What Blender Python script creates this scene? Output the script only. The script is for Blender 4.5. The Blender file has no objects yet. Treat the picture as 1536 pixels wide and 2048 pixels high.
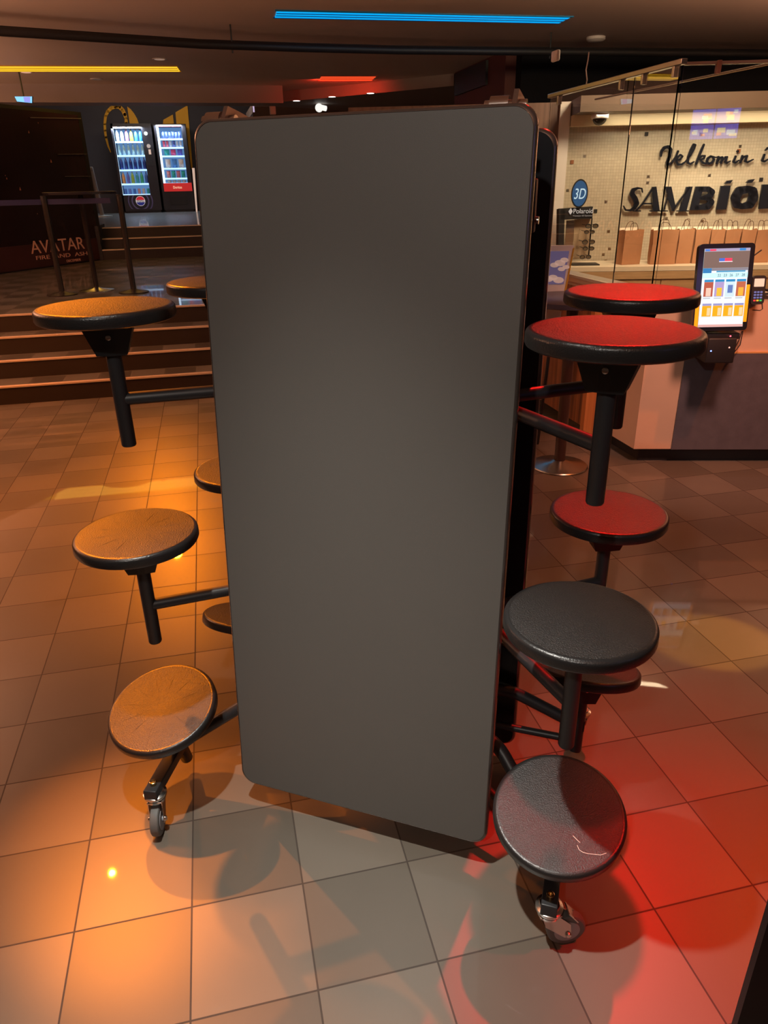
import bpy, bmesh, math, random
from mathutils import Vector, Matrix
random.seed(7)
C = bpy.context.scene.collection
V = Vector
# ---------------------------------------------------------------- camera
F_PX = 1445.125
CAM = V((0.23619, -1.12407, 1.76801))
R_ = V((0.9742, -0.2249, -0.0181)); U_ = V((0.1091, 0.3993, 0.9103)); D_ = V((0.1975, 0.8888, -0.4136))
D_.normalize(); R_ = (R_ - D_*R_.dot(D_)).normalized(); U_ = R_.cross(D_)
cam = bpy.data.cameras.new('camera'); co = bpy.data.objects.new('camera', cam); C.objects.link(co)
cam.sensor_fit = 'HORIZONTAL'; cam.sensor_width = 36; cam.lens = F_PX/1536*36; cam.clip_end = 200; cam.clip_start = .02
co.matrix_world = Matrix(((R_.x, U_.x, -D_.x, CAM.x), (R_.y, U_.y, -D_.y, CAM.y), (R_.z, U_.z, -D_.z, CAM.z), (0, 0, 0, 1)))
bpy.context.scene.camera = co
vs = bpy.context.scene.view_settings
vs.view_transform = 'Standard'; vs.look = 'None'; vs.gamma = 1; vs.exposure = 0.0; vs.use_curve_mapping = False
wd = bpy.data.worlds.new('world'); bpy.context.scene.world = wd; wd.use_nodes = True
wd.node_tree.nodes['Background'].inputs[0].default_value = (1, .55, .36, 1)
wd.node_tree.nodes['Background'].inputs[1].default_value = .03

# ---------------------------------------------------------------- lamps
def lamp(kind, loc, to, col, power, size=.1, size_y=None, angle=60, blend=.4, name='lamp'):
    l = bpy.data.lights.new(name, kind); l.energy = power; l.color = col
    if kind == 'SPOT': l.spot_size = math.radians(angle); l.spot_blend = blend; l.shadow_soft_size = size
    elif kind == 'POINT': l.shadow_soft_size = size
    else:
        l.shape = 'RECTANGLE' if size_y else 'DISK'; l.size = size
        if size_y: l.size_y = size_y
    o = bpy.data.objects.new(name, l); C.objects.link(o); o.location = loc
    o.rotation_euler = (V(to)-V(loc)).to_track_quat('-Z', 'Y').to_euler()
    return o
ORANGE = (1, .23, .004); RED = (1, .012, .008); WARM = (1, .62, .36); NEUT = (1, .95, .86)
lamp('SPOT', (-.10, .10, 3.40), (.32, -.10, 0), NEUT, 560, .035, angle=43, blend=1, name='neutral_spot')
lamp('SPOT', (-.9, -2.4, 3.40), (.52, .40, 1.50), NEUT, 165, .05, angle=44, blend=.8, name='neutral_spot')
lamp('SPOT', (-1.1, 3.5, 3.38), (.42, -.20, .04), ORANGE, 640, .025, angle=23, blend=1, name='orange_spot')
lamp('SPOT', (-.95, 2.0, 3.38), (-.17, .56, 0), ORANGE, 1100, .04, angle=15, blend=1, name='orange_spot')
lamp('SPOT', (-.2, 3.3, 3.38), (-.15, 2.2, 0), ORANGE, 260, .06, angle=24, blend=1, name='orange_spot')
lamp('SPOT', (-1.5, 3.9, 3.38), (-.85, 2.9, 0), ORANGE, 400, .025, angle=44, blend=1, name='orange_spot')
lamp('SPOT', (-.75, 1.55, 3.38), (-.12, .74, 1.0), ORANGE, 260, .08, angle=26, blend=1, name='orange_spot')
lamp('SPOT', (-.75, 9.3, 3.38), (-.35, 2.6, 0), ORANGE, 600, .08, angle=30, blend=1, name='orange_spot')
lamp('SPOT', (-2.2, 4.4, 3.38), (-1.7, 4.9, 0), ORANGE, 380, .04, angle=94, blend=.9, name='orange_spot')
lamp('SPOT', (2.25, 2.1, 3.38), (1.25, .15, .5), RED, 540, .04, angle=44, blend=1, name='red_spot')
lamp('SPOT', (2.45, -.45, 3.38), (1.50, -.25, 0), RED, 640, .05, angle=29, blend=1, name='red_spot')
lamp('SPOT', (3.5, 1.5, 3.38), (3.0, 1.7, 0), (1, .20, .02), 210, .05, angle=90, blend=.9, name='amber_spot')
lamp('SPOT', (4.6, .2, 3.35), (2.12, 1.04, 0), (1, .45, .04), 900, .02, angle=6, blend=.3, name='amber_spot')
lamp('SPOT', (2.6, 1.2, 3.35), (3.5, 3.0, .6), (1, .47, .34), 480, .2, angle=50, blend=1, name='counter_front_lamp')
lamp('AREA', (4.3, 4.6, 3.30), (4.9, 6.0, 0.9), (1, .76, .46), 85, .6, .6, name='counter_fill')  # added fill that brightens the cabinets and bags behind the counter
lamp('AREA', (-1.0, 19.0, 4.12), (-1.0, 22.3, 2.9), (1, .82, .68), 32, 2.5, .3, name='rear_wall_fill')  # unseen fill added so the emblem and rear wall are not dark
for x, y, pw_ in ((-4.5, 5.5, 500), (0, -2.6, 30), (8.0, 5.0, 330), (-6, 11, 420)):      # unseen uplights added to brighten the ceiling
    lamp('AREA', (x, y, 2.3), (x, y, 4), (1, .50, .30), pw_, 1.5, 1.5, name='ceiling_fill')

# ---------------------------------------------------------------- materials
MATS = {}
def mat(name, col, rough=.5, metal=0., emit=None, es=0., bump=0., bscale=200., var=0., vscale=5., coat=0., spec=.5, trans=0., alpha=1.):
    if name in MATS: return MATS[name]
    m = bpy.data.materials.new(name); m.use_nodes = True; nt = m.node_tree; b = nt.nodes['Principled BSDF']
    b.inputs['Base Color'].default_value = (*col, 1); b.inputs['Roughness'].default_value = rough
    b.inputs['Metallic'].default_value = metal; b.inputs['Specular IOR Level'].default_value = spec
    b.inputs['Coat Weight'].default_value = coat; b.inputs['Coat Roughness'].default_value = .08
    b.inputs['Transmission Weight'].default_value = trans; b.inputs['Alpha'].default_value = alpha
    if emit: b.inputs['Emission Color'].default_value = (*emit, 1); b.inputs['Emission Strength'].default_value = es
    tc = nt.nodes.new('ShaderNodeTexCoord')
    if bump:
        n = nt.nodes.new('ShaderNodeTexNoise'); n.inputs['Scale'].default_value = bscale; n.inputs['Detail'].default_value = 3
        nt.links.new(tc.outputs['Object'], n.inputs['Vector'])
        bp = nt.nodes.new('ShaderNodeBump'); bp.inputs['Strength'].default_value = bump; bp.inputs['Distance'].default_value = .002
        nt.links.new(n.outputs['Fac'], bp.inputs['Height']); nt.links.new(bp.outputs['Normal'], b.inputs['Normal'])
    # every material gets a faint procedural tone variation
    n = nt.nodes.new('ShaderNodeTexNoise'); n.inputs['Scale'].default_value = vscale; n.inputs['Detail'].default_value = 4
    nt.links.new(tc.outputs['Object'], n.inputs['Vector'])
    mr = nt.nodes.new('ShaderNodeMapRange'); v = var or .04
    mr.inputs['To Min'].default_value = 1-v; mr.inputs['To Max'].default_value = 1+v
    nt.links.new(n.outputs['Fac'], mr.inputs['Value'])
    mx = nt.nodes.new('ShaderNodeVectorMath'); mx.operation = 'SCALE'; mx.inputs[0].default_value = col
    nt.links.new(mr.outputs['Result'], mx.inputs['Scale']); nt.links.new(mx.outputs['Vector'], b.inputs['Base Color'])
    MATS[name] = m; return m
def emis(name, col, s=1.):
    return mat(name, tuple(c*.3 for c in col), .4, emit=col, es=s)

def tile_mat(name, a, b, grout, rough=.36):
    m = bpy.data.materials.new(name); m.use_nodes = True; nt = m.node_tree; N = nt.nodes; L = nt.links; p = N['Principled BSDF']
    tc = N.new('ShaderNodeTexCoord'); mp = N.new('ShaderNodeMapping'); L.new(tc.outputs['Object'], mp.inputs[0]); mp.inputs['Scale'].default_value = (1/.3, 1/.3, 1)
    mp.inputs['Location'].default_value = (0, 0, .5)
    ck = N.new('ShaderNodeTexChecker'); ck.inputs['Scale'].default_value = 1; ck.inputs['Color1'].default_value = (*a, 1); ck.inputs['Color2'].default_value = (*b, 1)
    L.new(mp.outputs[0], ck.inputs['Vector'])
    fl = N.new('ShaderNodeVectorMath'); fl.operation = 'FLOOR'; L.new(mp.outputs[0], fl.inputs[0])
    wn = N.new('ShaderNodeTexWhiteNoise'); wn.noise_dimensions = '2D'; L.new(fl.outputs[0], wn.inputs['Vector'])
    sx = N.new('ShaderNodeSeparateXYZ'); fr = N.new('ShaderNodeVectorMath'); fr.operation = 'FRACTION'; L.new(mp.outputs[0], fr.inputs[0]); L.new(fr.outputs[0], sx.inputs[0])
    def edge(out):
        s = N.new('ShaderNodeMath'); s.operation = 'SUBTRACT'; L.new(out, s.inputs[0]); s.inputs[1].default_value = .5
        q = N.new('ShaderNodeMath'); q.operation = 'ABSOLUTE'; L.new(s.outputs[0], q.inputs[0])
        g = N.new('ShaderNodeMath'); g.operation = 'GREATER_THAN'; L.new(q.outputs[0], g.inputs[0]); g.inputs[1].default_value = .4922; return g
    g1, g2 = edge(sx.outputs['X']), edge(sx.outputs['Y'])
    mxm = N.new('ShaderNodeMath'); mxm.operation = 'MAXIMUM'; L.new(g1.outputs[0], mxm.inputs[0]); L.new(g2.outputs[0], mxm.inputs[1])
    mr = N.new('ShaderNodeMapRange'); mr.inputs['To Min'].default_value = .94; mr.inputs['To Max'].default_value = 1.06; L.new(wn.outputs['Value'], mr.inputs['Value'])
    sc = N.new('ShaderNodeVectorMath'); sc.operation = 'SCALE'; L.new(ck.outputs['Color'], sc.inputs[0]); L.new(mr.outputs[0], sc.inputs['Scale'])
    ns = N.new('ShaderNodeTexNoise'); ns.inputs['Scale'].default_value = 3; ns.inputs['Detail'].default_value = 6; L.new(tc.outputs['Object'], ns.inputs['Vector'])
    m2 = N.new('ShaderNodeMapRange'); m2.inputs['To Min'].default_value = .9; m2.inputs['To Max'].default_value = 1.1; L.new(ns.outputs['Fac'], m2.inputs['Value'])
    s2 = N.new('ShaderNodeVectorMath'); s2.operation = 'SCALE'; L.new(sc.outputs[0], s2.inputs[0]); L.new(m2.outputs[0], s2.inputs['Scale'])
    mix = N.new('ShaderNodeMix'); mix.data_type = 'RGBA'; L.new(mxm.outputs[0], mix.inputs['Factor']); L.new(s2.outputs[0], mix.inputs['A']); mix.inputs['B'].default_value = (*grout, 1)
    L.new(mix.outputs['Result'], p.inputs['Base Color'])
    rr = N.new('ShaderNodeMapRange'); rr.inputs['To Min'].default_value = rough; rr.inputs['To Max'].default_value = .75; L.new(mxm.outputs[0], rr.inputs['Value'])
    L.new(rr.outputs[0], p.inputs['Roughness'])
    p.inputs['Coat Weight'].default_value = .5; p.inputs['Coat Roughness'].default_value = .02; p.inputs['Coat IOR'].default_value = 1.45
    bp = N.new('ShaderNodeBump'); bp.inputs['Strength'].default_value = .5; bp.inputs['Distance'].default_value = .002; bp.invert = True
    L.new(mxm.outputs[0], bp.inputs['Height']); L.new(bp.outputs['Normal'], p.inputs['Normal'])
    return m
def wood_mat(name, a, b, scale=(30, 30, 1.2), rough=.45):
    m = bpy.data.materials.new(name); m.use_nodes = True; nt = m.node_tree; N = nt.nodes; L = nt.links; p = N['Principled BSDF']
    tc = N.new('ShaderNodeTexCoord'); mp = N.new('ShaderNodeMapping'); mp.inputs['Scale'].default_value = scale; L.new(tc.outputs['Object'], mp.inputs[0])
    ns = N.new('ShaderNodeTexNoise'); ns.inputs['Scale'].default_value = 1; ns.inputs['Detail'].default_value = 5; L.new(mp.outputs[0], ns.inputs['Vector'])
    cr = N.new('ShaderNodeValToRGB'); cr.color_ramp.elements[0].position = .35; cr.color_ramp.elements[1].position = .65
    cr.color_ramp.elements[0].color = (*a, 1); cr.color_ramp.elements[1].color = (*b, 1); L.new(ns.outputs['Fac'], cr.inputs[0]); L.new(cr.outputs[0], p.inputs['Base Color'])
    p.inputs['Roughness'].default_value = rough; return m
def mosaic_mat():
    m = bpy.data.materials.new('mosaic'); m.use_nodes = True; nt = m.node_tree; N = nt.nodes; L = nt.links; p = N['Principled BSDF']
    tc = N.new('ShaderNodeTexCoord'); mp = N.new('ShaderNodeMapping'); mp.inputs['Rotation'].default_value = (0, 0, math.radians(15.67)); L.new(tc.outputs['Object'], mp.inputs[0])
    s = N.new('ShaderNodeSeparateXYZ'); L.new(mp.outputs[0], s.inputs[0]); c = N.new('ShaderNodeCombineXYZ'); L.new(s.outputs['X'], c.inputs['X']); L.new(s.outputs['Z'], c.inputs['Y'])
    br = N.new('ShaderNodeTexBrick'); br.offset = 0; br.inputs['Scale'].default_value = 1; br.inputs['Brick Width'].default_value = .03; br.inputs['Row Height'].default_value = .03
    br.inputs['Mortar Size'].default_value = .0016; br.inputs['Color1'].default_value = (.52, .46, .36, 1); br.inputs['Color2'].default_value = (.46, .41, .32, 1); br.inputs['Mortar'].default_value = (.36, .31, .24, 1)
    L.new(c.outputs[0], br.inputs['Vector']); L.new(br.outputs['Color'], p.inputs['Base Color']); p.inputs['Roughness'].default_value = .3
    fl = N.new('ShaderNodeVectorMath'); fl.operation = 'SCALE'; fl.inputs['Scale'].default_value = 1/.03; L.new(c.outputs[0], fl.inputs[0])
    f2 = N.new('ShaderNodeVectorMath'); f2.operation = 'FLOOR'; L.new(fl.outputs[0], f2.inputs[0])
    wn = N.new('ShaderNodeTexWhiteNoise'); wn.noise_dimensions = '2D'; L.new(f2.outputs[0], wn.inputs['Vector'])
    g = N.new('ShaderNodeMath'); g.operation = 'GREATER_THAN'; g.inputs[1].default_value = .992; L.new(wn.outputs['Value'], g.inputs[0])
    L.new(g.outputs[0], p.inputs['Metallic'])
    bp = N.new('ShaderNodeBump'); bp.inputs['Strength'].default_value = .4; bp.inputs['Distance'].default_value = .003; L.new(br.outputs['Fac'], bp.inputs['Height']); bp.invert = True
    L.new(bp.outputs['Normal'], p.inputs['Normal'])
    return m
def seat_mat():
    m = bpy.data.materials.new('textured_black_seat_plastic'); m.use_nodes = True; nt = m.node_tree; N = nt.nodes; L = nt.links; p = N['Principled BSDF']
    p.inputs['Base Color'].default_value = (.018, .0165, .016, 1); p.inputs['Roughness'].default_value = .42; p.inputs['Specular IOR Level'].default_value = .6
    tc = N.new('ShaderNodeTexCoord')
    n = N.new('ShaderNodeTexNoise'); n.inputs['Scale'].default_value = 300; n.inputs['Detail'].default_value = 3; L.new(tc.outputs['Object'], n.inputs['Vector'])
    b1 = N.new('ShaderNodeBump'); b1.inputs['Strength'].default_value = 1; b1.inputs['Distance'].default_value = .0022; L.new(n.outputs['Fac'], b1.inputs['Height'])
    L.new(b1.outputs['Normal'], p.inputs['Normal'])
    n2 = N.new('ShaderNodeTexNoise'); n2.inputs['Scale'].default_value = 9; n2.inputs['Detail'].default_value = 5; L.new(tc.outputs['Object'], n2.inputs['Vector'])
    mr = N.new('ShaderNodeMapRange'); mr.inputs['To Min'].default_value = .34; mr.inputs['To Max'].default_value = .5; L.new(n2.outputs['Fac'], mr.inputs['Value']); L.new(mr.outputs[0], p.inputs['Roughness'])
    return m

M_TILE = tile_mat('brown_floor_tiles', (.103, .087, .069), (.139, .117, .093), (.042, .03, .022))
M_TILE2 = tile_mat('platform_floor_tiles', (.06, .054, .048), (.13, .12, .11), (.24, .22, .20))
M_SEAT = seat_mat()
M_RIM = mat('glossy_black_seat_rim', (.018, .017, .017), .28, bump=.35, bscale=300)
M_TUBE = mat('satin_black_tube', (.022, .022, .024), .42)
M_BRK = mat('black_plastic_bracket', (.008, .008, .009), .45)
M_LEAF = mat('matt_grey_laminate', (.115, .107, .097), .55, bump=.15, bscale=900, var=.03)
M_LEAFB = mat('dark_laminate_underside', (.015, .015, .018), .22)
M_EDGE = mat('black_edge_moulding', (.22, .19, .17), .22, metal=.75)
M_STEEL = mat('bright_zinc_steel', (.62, .6, .57), .22, metal=1)
M_WHEEL = mat('grey_rubber_tyre', (.13, .13, .125), .6)
M_HUB = mat('light_grey_wheel_hub', (.30, .32, .35), .45)
M_CEIL = mat('painted_brown_ceiling', (.68, .56, .48), .6, var=.05, vscale=1.2)
M_BEAM = mat('painted_taupe_beam', (.30, .24, .215), .6, var=.08, vscale=2)
M_BLACK = mat('black_paint', (.012, .011, .013), .55)
M_VOID = mat('flat_black_wall', (.010, .010, .013), .9, spec=.15)
M_DARK = mat('dark_charcoal_wall', (.055, .052, .062), .7, var=.12, vscale=1.5)
M_MAROON = mat('dark_maroon_wall', (.11, .03, .025), .7, var=.1)
M_BROWNW = mat('brown_back_wall', (.16, .105, .075), .7, var=.15, vscale=2)
M_RISER = mat('dark_brown_riser', (.027, .016, .011), .5, var=.1, vscale=6)
M_NOSE = mat('pale_metal_nosing', (.9, .7, .55), .3, metal=.5)
M_POST = mat('dark_bronze_post', (.045, .035, .03), .35, metal=.5)
M_BELT = mat('dark_blue_belt', (.02, .02, .09), .7)
M_YEL = mat('yellow_wall_paint', (.95, .48, .01), .6)
M_GLASS = mat('clear_glass', (1, 1, 1), .0, trans=1., spec=.5)
M_WHITE = mat('white_paint', (.75, .7, .68), .5)
M_GREY = mat('grey_plastic', (.22, .22, .22), .5)
M_OAK = wood_mat('pale_cabinet_wood', (.42, .25, .12), (.50, .31, .16), (3, 3, 40))
M_REDWOOD = wood_mat('striped_red_wood', (.10, .03, .015), (.33, .12, .045), (26, 26, .8))
M_BRWOOD = wood_mat('brown_wall_wood', (.11, .055, .04), (.17, .09, .065), (26, 26, .8))
M_MARBLE = mat('cream_worktop', (.72, .62, .48), .35, var=.08)
M_PINK = mat('beige_counter_laminate', (.60, .40, .28), .45, var=.05, vscale=8)
M_SLATE = mat('dark_slate_panel', (.095, .088, .105), .35, bump=.4, bscale=60, var=.25, vscale=14)
M_PAPER = mat('brown_kraft_paper', (.42, .20, .10), .8, bump=.3, bscale=40, var=.12, vscale=10)
M_PAPERW = mat('white_paper_inside', (.85, .78, .66), .8)
M_LET = mat('navy_black_letters', (.012, .014, .022), .22)

# ---------------------------------------------------------------- helpers
def label(o, lab=None, cat=None, group=None, kind=None):
    if lab: o['label'] = lab
    if cat: o['category'] = cat
    if group: o['group'] = group
    if kind: o['kind'] = kind
    return o
BASE = {}
def thing(name, lab, cat, loc=(0, 0, 0), group=None):
    o = bpy.data.objects.new(name, None); o.empty_display_size = .05; C.objects.link(o); o.location = loc; BASE[o] = V(loc)
    return label(o, lab, cat, group)
def obj(name, bm, m, parent=None, smooth=True, lab=None, origin=None):
    """vertices are given in world coordinates; the mesh is shifted to its thing's base"""
    base = BASE[parent] if parent else (V(origin) if origin else V((0, 0, 0)))
    bmesh.ops.recalc_face_normals(bm, faces=bm.faces)
    for v in bm.verts: v.co -= base
    me = bpy.data.meshes.new(name); bm.to_mesh(me); bm.free()
    ms = m if isinstance(m, (list, tuple)) else [m]
    for q in ms: me.materials.append(q)
    if smooth:
        for f in me.polygons: f.use_smooth = True
        try: me.set_sharp_from_angle(angle=math.radians(35))
        except Exception: pass
    o = bpy.data.objects.new(name, me); C.objects.link(o)
    if parent: o.parent = parent
    else: o.location = base
    BASE[o] = base
    if lab: o['label'] = lab
    return o
def single(name, bm, m, lab, cat, group=None, smooth=True):
    c = V((0, 0, 0)); z = 1e9
    for v in bm.verts: c += v.co; z = min(z, v.co.z)
    c /= len(bm.verts)
    return label(obj(name, bm, m, None, smooth, origin=(c.x, c.y, z)), lab, cat, group)
def struct(name, bm, m, smooth=False):
    return label(obj(name, bm, m, None, smooth), kind='structure')
def B(): return bmesh.new()
def frame(ax):
    ax = V(ax).normalized(); t = V((0, 0, 1)) if abs(ax.z) < .95 else V((1, 0, 0))
    a = ax.cross(t).normalized(); return a, ax.cross(a).normalized()
def box(bm, lo, hi, bev=0.):
    return obox(bm, (V(lo)+V(hi))/2, V((1, 0, 0)), V((0, 1, 0)), V((0, 0, 1)), (V(hi)-V(lo))/2, bev)
def obox(bm, c, a, b, n, h, bev=0., mi=0):
    c, a, b, n = V(c), V(a), V(b), V(n); t = bmesh.new()
    vs_ = [t.verts.new(c+a*h[0]*i+b*h[1]*j+n*h[2]*k) for i in (-1, 1) for j in (-1, 1) for k in (-1, 1)]
    for q in ((0, 1, 3, 2), (4, 6, 7, 5), (0, 4, 5, 1), (2, 3, 7, 6), (0, 2, 6, 4), (1, 5, 7, 3)): t.faces.new([vs_[i] for i in q])
    if bev: bmesh.ops.bevel(t, geom=t.edges[:], offset=bev, segments=3, affect='EDGES', profile=.5)
    for f in t.faces: f.material_index = mi
    join(bm, t)
def join(bm, t):
    mp = {v: bm.verts.new(v.co) for v in t.verts}
    for f in t.faces:
        g = bm.faces.new([mp[v] for v in f.verts]); g.material_index = f.material_index
    t.free()
def lathe(bm, base, ax, prof, n=48, mi=0, cap=True):
    """prof: list of (height, radius) along ax"""
    base, ax = V(base), V(ax).normalized(); a, b = frame(ax); rings = []
    for h, r in prof:
        rings.append([bm.verts.new(base+ax*h+(a*math.cos(2*math.pi*i/n)+b*math.sin(2*math.pi*i/n))*max(r, 1e-4)) for i in range(n)])
    for p, q in zip(rings, rings[1:]):
        for i in range(n): bm.faces.new((p[i], p[(i+1) % n], q[(i+1) % n], q[i])).material_index = mi
    if cap:
        bm.faces.new(rings[0][::-1]).material_index = mi; bm.faces.new(rings[-1]).material_index = mi
def tube(bm, pts, r, n=16):
    pts = [V(p) for p in pts]; rings = []; a = None
    for i, p in enumerate(pts):
        d = (pts[min(i+1, len(pts)-1)]-pts[max(i-1, 0)]).normalized()
        if a is None: a, b = frame(d)
        else: a = (a-d*a.dot(d)).normalized(); b = d.cross(a)
        rr = r[i] if isinstance(r, (list, tuple)) else r
        rings.append([bm.verts.new(p+(a*math.cos(2*math.pi*k/n)+b*math.sin(2*math.pi*k/n))*rr) for k in range(n)])
    for p, q in zip(rings, rings[1:]):
        for i in range(n): bm.faces.new((p[i], p[(i+1) % n], q[(i+1) % n], q[i]))
    bm.faces.new(rings[0][::-1]); bm.faces.new(rings[-1])
def bez(p0, p1, p2, n=10):
    p0, p1, p2 = V(p0), V(p1), V(p2)
    return [p0*(1-t)**2+p1*2*t*(1-t)+p2*t*t for t in [i/n for i in range(n+1)]]
def prism(bm, pts, ext, mi=0):
    """planar polygon pts extruded by vector ext"""
    ext = V(ext); a = [bm.verts.new(V(p)) for p in pts]; b = [bm.verts.new(V(p)+ext) for p in pts]; n = len(a)
    bm.faces.new(a[::-1]).material_index = mi; bm.faces.new(b).material_index = mi
    for i in range(n): bm.faces.new((a[i], a[(i+1) % n], b[(i+1) % n], b[i])).material_index = mi
def rrect(w, h, r, n=8):
    o = []
    for cx, cy, a0 in ((w/2-r, h/2-r, 0), (-w/2+r, h/2-r, 90), (-w/2+r, -h/2+r, 180), (w/2-r, -h/2+r, 270)):
        for i in range(n+1):
            t = math.radians(a0+90*i/n); o.append((cx+r*math.cos(t), cy+r*math.sin(t)))
    return o
def ribbon(bm, pts, mapf, ext, closed=False):
    """stroke of varying width (x, y, width) in sign coordinates, extruded by ext"""
    ps = list(pts)+([pts[0]] if closed else [])
    for (x0, y0, w0), (x1, y1, w1) in zip(ps, ps[1:]):
        dx, dy = x1-x0, y1-y0; l = math.hypot(dx, dy) or 1; nx, ny = -dy/l, dx/l
        prism(bm, [mapf(x0+nx*w0/2, y0+ny*w0/2), mapf(x1+nx*w1/2, y1+ny*w1/2), mapf(x1-nx*w1/2, y1-ny*w1/2), mapf(x0-nx*w0/2, y0-ny*w0/2)], ext)
    for x, y, w_ in ps[(0 if closed else 0):]:
        prism(bm, [mapf(x+w_/2*math.cos(t*math.pi/5), y+w_/2*math.sin(t*math.pi/5)) for t in range(10)], ext)
def text(name, s, org, ux, uy, width, height, m, parent=None, depth=.002, lab=None, cat=None):
    """raised lettering: left end of baseline at org, reading along ux, cap height along uy"""
    cu = bpy.data.curves.new(name, 'FONT'); cu.body = s; cu.extrude = .01; to = bpy.data.objects.new(name, cu); C.objects.link(to)
    bpy.context.view_layer.update(); me = bpy.data.meshes.new_from_object(to.evaluated_get(bpy.context.evaluated_depsgraph_get()))
    bpy.data.objects.remove(to); bpy.data.curves.remove(cu)
    bm = bmesh.new(); bm.from_mesh(me); bpy.data.meshes.remove(me)
    xs = [v.co.x for v in bm.verts]; x0, x1 = min(xs), max(xs); h = .70
    ux, uy = V(ux).normalized(), V(uy).normalized(); n = ux.cross(uy)
    for v in bm.verts:
        p = v.co.copy(); v.co = V(org)+ux*((p.x-x0)/(x1-x0)*width)+uy*(p.y/h*height)+n*(p.z/.01*depth)
    if parent: return obj(name, bm, m, parent, False, lab)
    return single(name, bm, m, lab, cat, smooth=False)
def ray(x, y): return R_*((x-768)/F_PX)-U_*((y-1024)/F_PX)+D_
def at(x, y, P0, n):                          # point where the sight line of a photo pixel meets a real plane
    d = ray(x, y); P0, n = V(P0), V(n); return CAM+d*((P0-CAM).dot(n)/d.dot(n))
def atY(x, y, Y): return at(x, y, (0, Y, 0), (0, 1, 0))
def atZ(x, y, z): return at(x, y, (0, 0, z), (0, 0, 1))
Z = V((0, 0, 1))

# ================================================================ SETTING
Z1, Z2 = .66, 1.155
bm = B(); box(bm, (-9, -5, -.1), (12, 26, 0)); struct('floor', bm, M_TILE)
bm = B(); box(bm, (-9, 6.95, .0), (2.4, 13.2, Z1)); struct('floor_platform', bm, M_TILE2)
bm = B(); box(bm, (-9, 13.35, .0), (2.4, 26, Z2)); struct('floor_upper_platform', bm, M_TILE2)
HC = 3.45
bm = B(); box(bm, (-9, -5, HC), (12, 14.9, HC+.2)); box(bm, (1.7, 14.9, HC), (12, 26, HC+.2)); struct('ceiling', bm, M_CEIL)
bm = B(); box(bm, (-9, 14.9, 4.2), (1.7, 26, 4.3)); struct('ceiling_rear', bm, M_CEIL)
bm = B(); box(bm, (-9, 22.4, 0), (3.2, 22.6, 4.2)); struct('wall_back', bm, M_DARK)
# drop beam over the upper platform
bm = B(); box(bm, (-9, 14.3, 3.17), (1.9, 14.9, HC)); struct('trim_1', bm, M_BEAM)
bm = B(); P1 = atZ(672, 172, HC); P2 = atZ(908, 147, HC)
dd = (P2-P1).normalized(); nn = V((-dd.y, dd.x, 0))
prism(bm, [P1+V((0, 0, -.18)), P2+V((0, 0, -.18)), P2+nn*5+V((0, 0, -.18)), P1+nn*5+V((-1.6, 0, -.18)), P1+V((-1.6, 1.5, -.18))], (0, 0, .18)); struct('trim_2', bm, M_BEAM)
bm = B(); box(bm, (1.6, 18.2, 0), (9, 18.4, HC)); struct('wall_far', bm, M_BROWNW)
bm = B(); box(bm, (4.62, 10.1, 0), (4.8, 12.4, HC)); struct('wall_right', bm, M_MAROON)
bm = B(); box(bm, (4.58, 10.8, 3.10), (4.62, 12.3, 3.42)); struct('trim_3', bm, M_BLACK)
# left poster wall, standing on the platform
pa = atZ(211, 519, Z1); pb = atZ(0, 548, Z1); pd = (pa-pb).normalized(); pb2 = pa-pd*7; pn = V((pd.y, -pd.x, 0))
bm = B(); prism(bm, [pa, pb2, pb2-pn*.3, pa-pn*.3], (0, 0, 2.9-Z1)); struct('wall_left', bm, M_BLACK)

# counter frame of reference
K = V((2.90, 3.02, 0)); cd = V((.9627, -.2704, 0)).normalized(); cn = V((.2704, .9627, 0)).normalized()
WD = 3.9
W0 = K+cn*WD
def onwall(x, y, d=0.): return at(x, y, W0-cn*d, cn)
wl = onwall(1129, 350); wl.z = 0
bm = B(); prism(bm, [wl, wl+cd*6, wl+cd*6+cn*.15, wl+cn*.15], (0, 0, 2.5)); struct('wall_mosaic', bm, mosaic_mat())
wp = onwall(1111, 350); wp.z = 0
bm = B(); prism(bm, [wp-cn*.05, wl-cn*.05+cd*.01, wl+cn*.15+cd*.01, wp+cn*.15], (0, 0, 2.5)); struct('trim_4', bm, M_WHITE)
wq = wp-cd*2.2
bm = B(); prism(bm, [wq, wp, wp+cn*.12, wq+cn*.12], (0, 0, 2.5)); struct('wall_wood', bm, M_BRWOOD)
# dark wall behind the shop, taller than it; beige soffit over the mosaic wall
bm = B(); box(bm, (4.78, 9.9, 0), (12, 10.1, HC)); struct('wall_dark', bm, M_VOID)
bm = B(); c0 = W0-cn*.5-cd*.0; f0 = wl+cd*.02; prism(bm, [f0-cn*.5+Z*2.37, f0+cd*6-cn*.5+Z*2.37, f0+cd*6+Z*2.37, f0+Z*2.37], (0, 0, .14)); struct('trim_5', bm, mat('beige_soffit', (.13, .085, .06), .6))
bm = B(); prism(bm, [f0-cn*.12+Z*2.27, f0+cd*6-cn*.12+Z*2.27, f0+cd*6+Z*2.27, f0+Z*2.27], (0, 0, .10)); struct('trim_6', bm, mat('cream_cornice', (.75, .62, .40), .5))
lamp('AREA', f0+cd*2.0-cn*.30+Z*2.36, f0+cd*2.0-cn*.05+Z*.9, (1, .83, .56), 13, 3.6, .10, name='soffit_light')

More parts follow.
